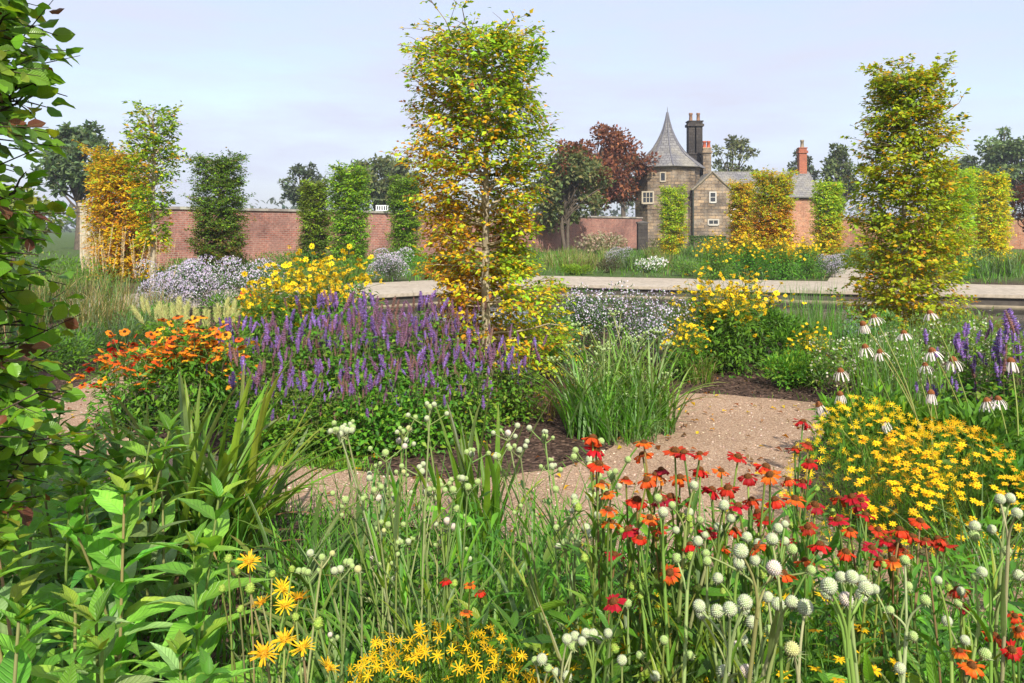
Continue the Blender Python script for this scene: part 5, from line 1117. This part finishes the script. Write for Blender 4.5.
# --- orange heleniums on the left
place(3,lambda k: p_bushdaisy('x',(0,0,0),.76,.28,80,[HELO[:2]+HELO[3:],HELO[:2]+HELO[3:],[HELO[0],HELO[1],HELO[2]]][k],1.12,0,'x',.08,'helenium',stems=20,tilt=.35),
    [(at(176,6.85),1.18,'orange helenium bush in the middle of its group before the strap leaves'),(at(210,6.9),1.22,'orange helenium bush touching the purple spikes'),(at(126,6.75),1.08,'reddish helenium bush at the left of its group, next to the pale side path')],'orange heleniums left of the purple drift')
p_bushdaisy('small red helenium glimpsed between the white asters and the yellow coneflowers',at(248,12.2),.8,.2,14,[HELO[2]],1.2,0,None,.08,'helenium',stems=12)
# --- tall yellow coneflowers
place(3,lambda k: p_bushdaisy('x',(0,0,0),1.2,.42,175,RUD,.72,0,'x',.11,stems=30,top=.6),
    [(at(304,10.4),1.22,'yellow coneflower clump behind the purple drift, dense and tallest'),(at(268,9.6),1.02,'yellow coneflower clump behind the left end of the purple drift, low and dense'),(at(326,9.7),1.08,'yellow coneflower clump between the tallest clump and the pool paving, just behind the purple spikes'),(at(344,11.2),1.2,'yellow coneflower clump beside the left end of the pool paving'),
     (at(706,9.7),1.0,'yellow coneflower clump left of the pair in front of the pool'),(at(752,10.2),.98,'greener yellow coneflower clump right of the pair in front of the pool'),(at(730,9.4),.95,'yellow coneflower clump between the pair in front of the pool'),(at(686,8.9),.60,'short yellow coneflower clump at the foot of the pool pair'),
     (at(716,25.5),1.3,'yellow coneflower clump beyond the pool at the left of the far drift'),(at(748,26.5),1.4,'yellow coneflower clump beyond the pool below the orange columns'),(at(782,25.5),1.3,'yellow coneflower clump beyond the pool under the fuller orange column'),(at(808,27),1.25,'yellow coneflower clump beyond the pool at the right of the far drift'),
     (at(955,25.5),1.1,'yellow coneflower clump beyond the pool beside the bright yellow column'),(at(812,8.6),.55,'small yellow coneflower clump over the bright green mound'),(at(225,8.4),.45,'stray low yellow coneflower at the back of the orange heleniums')],'tall yellow coneflowers')
# --- asters
place(3,lambda k: p_aster('x',(0,0,0),.66,.98,[3000,2600,1100][k],0,'x',fsz=.022,leafn=3800),
    [(at(168,15.4),(1.0,1.0,1.2),'lilac-white aster bush left of its trio, below the slim bare-trunked tree'),(at(212,15.6),(1.05,1.0,1.25),'lilac-white aster bush in the middle of its trio'),(at(254,15.2),(1.0,1.0,1.2),'lilac-white aster bush right of its trio, beside the yellow coneflowers'),
     (at(392,24.8),1.2,'lilac aster bush beyond the pool paving, beside the gold beech leaves'),
     (at(832,27),.9,'small lilac aster bush beyond the pool beside the far paving path'),(at(620,33),1.0,'dull lilac aster bush in the far bed before the maroon wall')],'lilac-white asters')
place(2,lambda k: p_aster('x',(0,0,0),.62,.98,[900,1500][k],0,'x',fsz=.02,leafn=4200),[(at(594,10.2),(1,1,1.05),'aster bush left of the pair in front of the pool, mostly green'),(at(646,9.6),1.0,'aster bush right of the pair in front of the pool, pale lilac')],'pale asters in front of the pool')
# --- eryngo group in the middle distance and its grass
for i,(bp,Y,pts,lab) in enumerate(((590,6.5,[(566,345),(578,330),(590,322),(600,350),(612,335),(584,365)],'grey-green eryngo clump between the beech and the path, left of its pair'),(650,6.6,[(628,350),(640,335),(655,345),(668,360),(647,372),(660,330)],'grey-green eryngo clump at the bend of the path, right of its pair'),(615,7.4,[(600,320),(622,312),(640,322),(612,340)],'taller eryngo clump behind the pair at the path bend'))):
    loc=at(bp,Y); p_eryngium(lab,loc,tl([(a+U(-14,14),b+U(-8,40),Y) for a,b in pts*2],loc,.2),110,.78,.028,heads='far',hs=(.010,.013),nh=(4,7),sr=.005,base_r=.2,pal=lambda n: mixcol([FRESH,GREYG,MID],[.4,.35,.25],n))
gp=lambda k: mixcol([GREYG,FRESH,MID],[.4,.35,.25],k)
p_grass('fountain of narrow green blades spilling onto the mulch at the path bend',at(628,6.35),230,.62,.010,.22,pal=gp,lean=(.05,.8),bend=(.3,1.7))
p_grass('thin grass tuft at the edge of the mulch right of the path bend',at(700,8.7),120,.4,.008,.14,pal=lambda k: mixcol([FRESH,OLIVE,STRAW],[.5,.3,.2],k))
p_grass('dull brownish dead stems under the beech beside the timber stake',at(548,7.2),90,.42,.008,.2,pal=lambda k: mixcol([(.16,.08,.05),(.12,.10,.04),OLIVE],[.5,.3,.2],k),lean=(.0,.5),bend=(.0,.6),name='dead_stems',cat='plant')
# --- tan feather grasses and the green tufts beneath
for px,Y,n,ph,lab in ((92,13.2,12,1.5,'tan feather grass left of its trio, below the cream pier'),(118,13.6,13,1.5,'tan feather grass in front of the golden column'),(152,14.2,9,1.4,'tan feather grass at the foot of the slim bare-trunked tree')):
    p_grass(lab,at(px,Y),160,.8,.012,.25,plumes=n,ph=ph,pm=PLU,ps=1.3,group='tan feather grasses',pal=lambda k: mixcol([STRAW,OLIVE,GREYG],[.4,.35,.25],k))
for px,Y,L,lab in ((88,10.8,.62,'blue-green grass tuft beneath the feather grasses, left one'),(122,11.2,.66,'blue-green grass tuft beneath the feather grasses, right one'),(60,10.0,.55,'pale grass tuft just behind the beech leaves'),(140,12.2,.5,'dark green tuft left of the white asters')):
    p_grass(lab,at(px,Y),260,L,.011,.25,pal=lambda k: mixcol([(.10,.18,.10),GREYG,MID],[.4,.35,.25],k),lean=(.05,.9),bend=(.4,1.7))
for px,Y,L,lab in ((30,14.0,1.0,'tall pale grass at the left edge behind the beech, before the paving'),(66,14.6,1.0,'tall pale grass left of the feather grasses, before the paving'),(108,15.6,.95,'tall soft grass behind the feather grasses'),(4,12.5,.95,'tall grass glimpsed at the very left edge behind the beech')):
    p_grass(lab,at(px,Y),300,L,.014,.4,pal=lambda k: mixcol([OLIVE,GREYG,MID,STRAW],[.3,.3,.2,.2],k),lean=(.0,.5),bend=(.1,1.1))
# --- cream plumes
for px,Y,n,lab in ((182,10.9,9,'cream-plumed plant leaning left, left of its group'),(205,10.6,10,'cream-plumed plant in the middle of its group below the white asters'),(228,10.9,9,'cream-plumed plant at the right of its group near the yellow coneflowers'),(165,11.4,7,'small cream-plumed plant beside the dark green tuft')):
    t=p_grass(lab,at(px,Y),10,.3,.01,.15,plumes=n,ph=.68,pm=AST,ps=1.0,group='cream plumes',name='plumed_plant',cat='plant')
    lv=MB(); n2=500; scatter(lv,LEAF1,ring(n2,.34)+np.stack([0*U(0,1,n2)]*2+[U(.03,.34,n2)],1),frames(R.normal(0,1,(n2,3))*A([1,1,.3]),A([0,0,1.])+R.normal(0,.4,(n2,3))),U(.05,.1,n2),mixcol([FRESH,LIMEG,MID],[.5,.2,.3],n2)); part('leaves',lv,M['leaf'],t)
# --- low green mounds
def mound(lab,px,Y,r,h,pal,n=2200,leaf=.05,nfl=0,cols=None,fsz=.02,name='green_mound',ry=None,cat='shrub',group=None): return p_aster(lab,at(px,Y),r,h,nfl,0,group,cols,fsz,n,name,lambda k: mixcol(*pal,k),leaf,cat,ry)
BRT=([FRESH,(.07,.19,.018),LIMEG,MID],[.4,.3,.15,.15]); PALE=([(.15,.21,.07),GREYG,FRESH,LIMEG],[.3,.3,.25,.15]); DK=([MID,DEEP,FRESH],[.45,.35,.2])
mound('low bright green mound spreading at the far end of the gravel path',800,8.5,.45,.36,BRT,2600)
mound('bright green low mound left of the dark-soil strip behind the orange heleniums',150,9.2,.5,.25,BRT,1800)
mound('bright green low mound behind the orange heleniums, nearer the purple drift',205,9.0,.55,.32,BRT,2200)
mound('leafy green mound at the back of the coreopsis, left of the coneflower stems',862,5.6,.34,.5,BRT,1500,.085)
mound('leafy green mound behind the coreopsis among the coneflower stems',910,5.7,.4,.52,BRT,1800,.085)
mound('dark leafy mound beneath the lilac hyssop at the right edge',985,5.0,.45,.55,DK,1700,.09)
mound('green leafy mound at the right edge beside the coreopsis',1022,4.4,.3,.5,DK,1200,.085)
WHT=([(.68,.68,.56),(.6,.62,.42)],[.6,.4])
for px,Y,h,lab in ((862,7.7,.78,'left'),(905,7.4,.80,'middle'),(950,7.8,.85,'right')):
    mound(f'pale green cloud of tiny white flowers behind the coneflowers, {lab} one of three',px,Y,.52,h,PALE,2800,.045,260,WHT,.022,'white_flowered_plant',group='pale clouds of tiny white flowers')
mound('dark green bush in front of the pool right of the yellow coneflowers',790,9.6,.42,.95,DK,2600,.06)
mound('deep green bush filling the space behind the greener yellow coneflowers',724,10.4,.5,.85,DK,2600,.06)
mound('green bush at the right edge behind the lilac hyssop',1010,8.2,.6,.9,PALE,2400,.06,150,WHT,.02)
mound('blue-green bush below the big loose beech, left side of its foot',868,10.2,.5,.72,([GREYG,MID],[.6,.4]),2200,.05)
mound('yellow-green bush under the big loose beech, right side of its foot',940,10.3,.6,.66,PALE,2400,.05)
mound('grey-green bush between the beech trunk and the asters',548,9.3,.45,.75,([GREYG,MID,FRESH],[.45,.35,.2]),2200,.05)
# sapling-like lower growth beside the trunk
p_grass('stand of thin upright grass before the pool right of the greener yellow coneflowers',at(812,10.3),240,1.0,.010,.35,pal=gp,lean=(.0,.25),bend=(.0,.5))
p_grass('stand of thin upright grass rising among the coneflower stems',at(905,6.6),200,1.0,.009,.4,pal=gp,lean=(.0,.3),bend=(.0,.6))
p_grass('arching green grass at the right edge beside the coreopsis mound',at(985,3.75),150,.5,.011,.16,pal=gp,lean=(.1,.8),bend=(.4,1.5))
# --- beds beyond the pool
far=[]
def fg(px,Y,L,pal,lab,n=200,r=.5): p_grass(lab,at(px,Y),n,L,.03,r,pal=lambda k: mixcol(*pal,k),lean=(.0,.5),bend=(.1,1.2),group='grasses in the far bed',seg=4)
PG=([(.24,.27,.08),(.32,.30,.12),FRESH],[.4,.3,.3]); GG=([(.09,.15,.06),FRESH,GREYG],[.4,.3,.3])
for px,Y,L,p,lab in ((556,33,.9,PG,'pale straw-green grass at the left end of the far bed beside the gold beech'),(574,31,.85,PG,'pale straw-green grass above the lime strip in the far bed'),(592,33,.9,PG,'pale straw-green grass in the far bed left of the lilac bush'),(636,32,.8,GG,'green grass in the far bed left of the white flowers'),(664,33,.75,PG,'pale grass in the far bed right of the white flowers'),(684,31,.7,GG,'green grass in the far bed below the slate tower'),
    (704,36,.9,GG,'blue-green grass in the far bed below the stone gable'),(722,38,1.0,GG,'tall blue-green grass in the far bed before the hedge'),(655,41,.9,PG,'pale grass at the foot of the slim lime-yellow column'),(610,42,.8,PG,'pale grass before the maroon wall end'),(690,44,.9,GG,'green grass far back before the tower'),(570,43,.8,PG,'pale grass under the multi-stemmed tree'),(845,37,.8,GG,'green grass behind the far paving path'),(870,33,.8,GG,'green grass behind the big loose beech'),(975,27,.9,GG,'blue-green grass at the foot of the bright yellow column'),(1005,28,.9,GG,'blue-green grass at the far right of the far bed'),(925,28,.7,GG,'green grass beyond the pool left of the far yellow coneflower'),(1024,34,.9,PG,'pale grass far right before the pale brick wall'),(895,40,.8,PG,'pale grass behind the big loose beech, farther back')): fg(px,Y,L,p,lab)
mound('low lime-green strip of planting at the far pool paving',578,29,.75,.32,([(.22,.32,.02),(.16,.27,.02)],[.6,.4]),1500,.09,ry=.4)
mound('dome of dusty pink flower heads before the maroon wall',602,46,1.6,1.25,([(.16,.19,.07),(.2,.2,.09)],[.5,.5]),1600,.14,500,([(.42,.30,.22),(.36,.34,.2)],[.5,.5]),.12,'pink_flowered_dome')
mound('dark spent flower clump in the far bed below the lilac bush',608,30,.6,.6,([(.09,.08,.05),(.13,.12,.06)],[.5,.5]),1200,.07)
mound('white-flowered clump in the far bed below the stone pier',651,30.5,.65,.5,([FRESH,GREYG],[.5,.5]),1400,.08,260,([(.8,.8,.76)],[1]),.07,'white_flowered_plant')
mound('wide green shrub in the far bed before the stone gable',710,50,1.6,1.0,([(.08,.13,.04),FRESH],[.6,.4]),1800,.14)
mound('dull green shrub in the far bed before the tower foot',668,52,1.5,.9,([(.12,.15,.05),OLIVE],[.6,.4]),1600,.14)
mound('pale sage shrub in the far bed left of the far yellow drift',688,28,.7,.55,PALE,1600,.07)
mound('green shrub behind the far yellow drift',765,31,1.3,.8,DK,2200,.09)
mound('sage shrub at the end of the far yellow drift by the paving',826,29,.6,.55,([GREYG,MID],[.6,.4]),1300,.07)
mound('blue-green shrub beyond the pool under the bright yellow column',975,30,1.2,.85,([GREYG,(.07,.13,.06)],[.6,.4]),2200,.08)
mound('low green shrub beyond the pool under the column behind the big beech',930,31,1.1,.6,DK,1800,.08)
for px,Y,r,h,lab in ((292,31,1.3,.75,'dark green shrub at the wall foot left of the clipped columns'),(248,28,1.0,.75,'dark blue-green shrub at the wall foot right of the bronze-based column'),(190,27,1.1,.6,'green shrub at the wall foot left of the bronze-based column'),(345,26,1.2,.6,'green shrub below the bright green clipped column'),(430,29,1.3,.6,'green shrub half hidden behind the gold beech leaves'),(470,31,1.4,.7,'green shrub behind the pale beech trunk across the pool'),(395,33,1.2,.9,'dark green shrub behind the far lilac asters'),(515,33,1.3,.8,'green shrub across the pool right of the beech trunk'),(75,22,1.2,.8,'green shrub below the cream pier'),(350,34,1.2,.8,'green shrub against the wall between the clipped columns'),(25,18,1.4,1.1,'pale green shrub at the left edge behind the beech')):
    mound(lab,px,Y,r,h,DK if 'dark' in lab else ([FRESH,MID,GREYG],[.4,.4,.2]),1900,.085)
mound('red-brown shrub with dusky heads against the wall right of the beech trunk',530,40,1.3,.8,([(.14,.10,.06),OLIVE],[.5,.5]),1600,.1)
mound('low green planting at the near left pool end below the yellow coneflowers',300,13.2,.9,.5,DK,2000,.07)
mound('dark green bush between the white asters and the yellow coneflowers',238,13.2,.7,.7,DK,2000,.07)
mound('low green bush in front of the left white aster',150,13.6,.6,.4,([MID,GREYG],[.5,.5]),1500,.06)
mound('low green bush at the left side of the pale side path',30,9.2,.8,.5,DK,2200,.06)
# --- stuff: undergrowth, chips, pebbles, weeds at the path edge
def in_poly(x,y,P):
    P=A(P); c=np.zeros(len(x),bool); j=len(P)-1
    for i in range(len(P)):
        xi,yi=P[i]; xj,yj=P[j]; k=((yi>y)!=(yj>y))&(x<(xj-xi)*(y-yi)/(yj-yi+1e-12)+xi); c^=k; j=i
    return c
PS=[tuple(p) for p in smooth_loop(pathA,2)]
def off_path(n,x0,x1,y0,y1,inside=False):
    x=U(x0,x1,n); y=U(y0,y1,n); k=in_poly(x,y,PS); k=k if inside else ~k
    k&=~in_poly(x,y,POOL); return np.stack([x[k],y[k],0*x[k]],1)
mb=MB(); p=off_path(30000,-8,8,1.0,14); n=len(p); scatter(mb,T([(-.5,-.2,0),(.5,-.25,.05),(.45,.25,0),(-.4,.2,.08),(0,0,.22)],(),[(0,1,4),(1,2,4),(2,3,4),(3,0,4)]),p+A([0,0,.004]),frames(R.normal(0,1,(n,3))*A([1,1,.25]),A([0,0,1.])+R.normal(0,.35,(n,3))),U(.012,.045,n),mixcol([(.07,.042,.03),(.12,.075,.05),(.035,.022,.016),(.2,.14,.1)],[.4,.3,.2,.1],n,.25))
tag(part('bark_chips',mb,M['chips']),'dark brown bark chips spread over the beds','bark chips',kind='stuff')
mb=MB(); p=off_path(16000,-6,7,3.6,10,True); n=len(p); scatter(mb,T([(-.5,-.4,0),(.5,-.35,0),(.4,.45,0),(-.45,.35,0),(0,0,.4)],(),[(0,1,4),(1,2,4),(2,3,4),(3,0,4)]),p+A([0,0,.012]),frames(R.normal(0,1,(n,3))*A([1,1,.1]),A([0,0,1.])+R.normal(0,.2,(n,3))),U(.006,.018,n),mixcol([(.45,.31,.22),(.6,.46,.34),(.3,.2,.14),(.5,.42,.36)],[.4,.25,.25,.1],n))
tag(part('gravel',mb,M['pebble']),'loose pinkish tan gravel stones on the path','gravel',kind='stuff')
mb=MB(); p=off_path(8500,-2.4,2.6,1.15,4.6); n=len(p); blades(mb,p,U(0,6.28,n),U(.05,.8,n),U(.1,1.3,n),np.where(p[:,0]>-.7,U(.15,.62,n),np.where(p[:,1]>2.5,U(.12,.5,n),U(.10,.34,n))),U(.006,.014,n),mixcol([MID,FRESH,DEEP,GREYG],[.35,.3,.2,.15],n),4,.3)
p=off_path(4200,-.6,2.6,1.2,3.7); n=len(p); p[:,2]=U(.02,.5,n); scatter(mb,LEAF_LN,p,frames(R.normal(0,1,(n,3))*A([1,1,.5])+A([0,0,.3]),A([0,0,1.])+R.normal(0,.4,(n,3))),U(.05,.12,n),mixcol([MID,FRESH,DEEP],[.4,.35,.25],n))
k=p[(p[:,0]>-.6)]
e=np.concatenate([A(gnd(px_,py_))[None] for px_,py_ in zip(np.linspace(235,360,26),np.linspace(462,472,26))]); q=np.repeat(e,28,0)+R.normal(0,.07,(26*28,2))+A([0,.08]); n=len(q); q=np.concatenate([q,np.zeros((n,1))],1)
blades(mb,q,U(0,6.28,n),U(.1,1.1,n),U(.1,1,n),U(.04,.11,n),U(.006,.014,n),mixcol([FRESH,LIMEG,MID],[.4,.3,.3],n),3,.3)
tag(part('undergrowth',mb,M['leaf']),'low green undergrowth of blades and small leaves between the near plants','undergrowth',kind='stuff')
mb=MB(); x=U(-22,34,24000); y=U(23,58,24000); k=~in_poly(x,y,[(-12,12),(-9.2,15.1),(-3.9,19.2),(1.37,23.3),(12.2,19.6),(30,13.6),(31,18),(13.3,24.0),(1.37,27.6),(-6,22.3),(-12,18)])&~in_poly(x,y,stone_walk)&(y<32+.757**-1*0+(x+16.1)*1.32-.4); p=np.stack([x[k],y[k],0*x[k]],1); n=len(p)
blades(mb,p,U(0,6.28,n),U(.0,.9,n),U(.1,1.3,n),U(.15,.45,n),U(.02,.045,n),mixcol([FRESH,MID,GREYG,(.24,.24,.09),DEEP],[.3,.25,.2,.15,.1],n),3,.3)
tag(part('ground_cover',mb,M['leaf']),'low mixed green ground cover in the beds beyond the pool','ground cover',kind='stuff')

# fallen leaves on the path and mulch
pts=[];
p=off_path(900,-4.5,5,3.6,10,True)[:420]; c=A(at(486,8.6)); q=np.concatenate([c+R.normal(0,1.3,(500,3))*A([1,1,0]),A(at(903,11.6))+R.normal(0,1.2,(120,3))*A([1,1,0])])
p=np.concatenate([p,q]); p[:,2]=.03; k=~in_poly(p[:,0],p[:,1],POOL); p=p[k]; n=len(p)
mb=MB(); scatter(mb,leaf_t(.6,1,fold=.3,droop=.2),p,frames(R.normal(0,1,(n,3))*A([1,1,.15]),A([0,0,1.])+R.normal(0,.3,(n,3))),U(.035,.07,n),mixcol([GOLD,ORANGE,RUST,(.30,.18,.08)],[.25,.25,.25,.25],n))
tag(part('fallen_leaves',mb,M['leaf']),'scattered gold and brown fallen leaves on path and soil','fallen leaves',kind='stuff')
# weeds and litter along the path edges
loop=A(wobble(PS,.09,.0)); loop=loop[(loop[:,1]>3.6)&(loop[:,1]<9.5)&(np.abs(loop[:,0])<6)]; n=len(loop)
e=np.repeat(loop,7,0)+R.normal(0,.06,(n*7,2)); k=U(0,1,len(e))<np.repeat(np.clip(R.normal(.35,.4,n),0,1),7); e=np.concatenate([e,np.full((len(e),1),.012)],1)[k]; n=len(e)
mb=MB(); blades(mb,e,U(0,6.28,n),U(.2,1.2,n),U(.1,1,n),U(.03,.12,n),U(.005,.012,n),mixcol([FRESH,MID,OLIVE],[.4,.4,.2],n),3,.3)
tag(part('weeds',mb,M['leaf']),'small green weeds sprouting along the gravel path edges','weeds',kind='stuff')
# haze over the distance
if HAZE>0:
    mb=MB(); box(mb,-420,480,-30,420,-1.0,24,bottom=True)
    m,nt,nd,lk=new_mat('haze_air'); v=N_(nt,'ShaderNodeVolumePrincipled'); v.inputs['Color'].default_value=(.82,.88,1,1); v.inputs['Density'].default_value=HAZE; v.inputs['Anisotropy'].default_value=.2
    o=N_(nt,'ShaderNodeOutputMaterial'); lk.new(v.outputs[0],o.inputs['Volume'])
    hz=part('haze',mb,m,smooth=False); tag(hz,'thin pale morning haze over the garden','haze',kind='stuff')
SUN_AZ=169; SUN_EL=41; SUN_E=4.0; SKY_S=.15; EXPO=.82; SKY_AIR=1.0; SKY_DUST=2.0; SKY_OZ=1.5; CLOUD=(2.9,3.05,3.72)
# ================================================================== CAMERA, LIGHT
cam=bpy.data.cameras.new('camera'); co=bpy.data.objects.new('camera',cam); C.objects.link(co)
cam.sensor_width=36; cam.lens=F/1024*36; cam.shift_y=(HOR-341.5)/1024; cam.clip_end=4000; cam.clip_start=.05
co.location=(0,0,EYE); co.rotation_euler=(PI/2,0,0); bpy.context.scene.camera=co
SAZ=math.radians(SUN_AZ); SEL=math.radians(SUN_EL)
sd=A([math.sin(SAZ)*math.cos(SEL),math.cos(SAZ)*math.cos(SEL),math.sin(SEL)])   # towards the sun; azimuth clockwise from +y
sun=bpy.data.lights.new('sun','SUN'); sun.energy=SUN_E; sun.angle=math.radians(.6); sun.color=(1,.93,.82)
so=bpy.data.objects.new('sun',sun); C.objects.link(so)
from mathutils import Vector
so.rotation_euler=Vector(sd).to_track_quat('Z','Y').to_euler()
w=bpy.data.worlds.new('World'); bpy.context.scene.world=w; w.use_nodes=True; nt=w.node_tree; bg=nt.nodes['Background']
sky=nt.nodes.new('ShaderNodeTexSky'); sky.sky_type='NISHITA'; sky.sun_disc=False; sky.sun_elevation=SEL; sky.sun_rotation=SAZ
sky.air_density=SKY_AIR; sky.dust_density=SKY_DUST; sky.ozone_density=SKY_OZ
tc=nt.nodes.new('ShaderNodeTexCoord'); mp=nt.nodes.new('ShaderNodeMapping'); mp.inputs['Scale'].default_value=(1,1,5); nt.links.new(tc.outputs['Generated'],mp.inputs[0])
nz=noise_(nt,2.2,6,mp.outputs[0],.6); cl=ramp_(nt,nz,[(.36,(.45,.45,.45)),(.64,(1,1,1))])
mx=nt.nodes.new('ShaderNodeMix'); mx.data_type='RGBA'; nt.links.new(cl,mx.inputs[0]); nt.links.new(sky.outputs[0],mx.inputs[6]); mx.inputs[7].default_value=(*CLOUD,1)
nt.links.new(mx.outputs[2],bg.inputs['Color']); bg.inputs['Strength'].default_value=SKY_S
sc=bpy.context.scene; sc.view_settings.view_transform='Standard'; sc.view_settings.look='None'; sc.view_settings.exposure=EXPO; sc.view_settings.gamma=1
sc.view_settings.use_curve_mapping=False
sc.cycles.max_bounces=6; sc.cycles.diffuse_bounces=3; sc.cycles.glossy_bounces=2; sc.cycles.transmission_bounces=4; sc.cycles.transparent_max_bounces=4
sc.cycles.caustics_reflective=False; sc.cycles.caustics_refractive=False
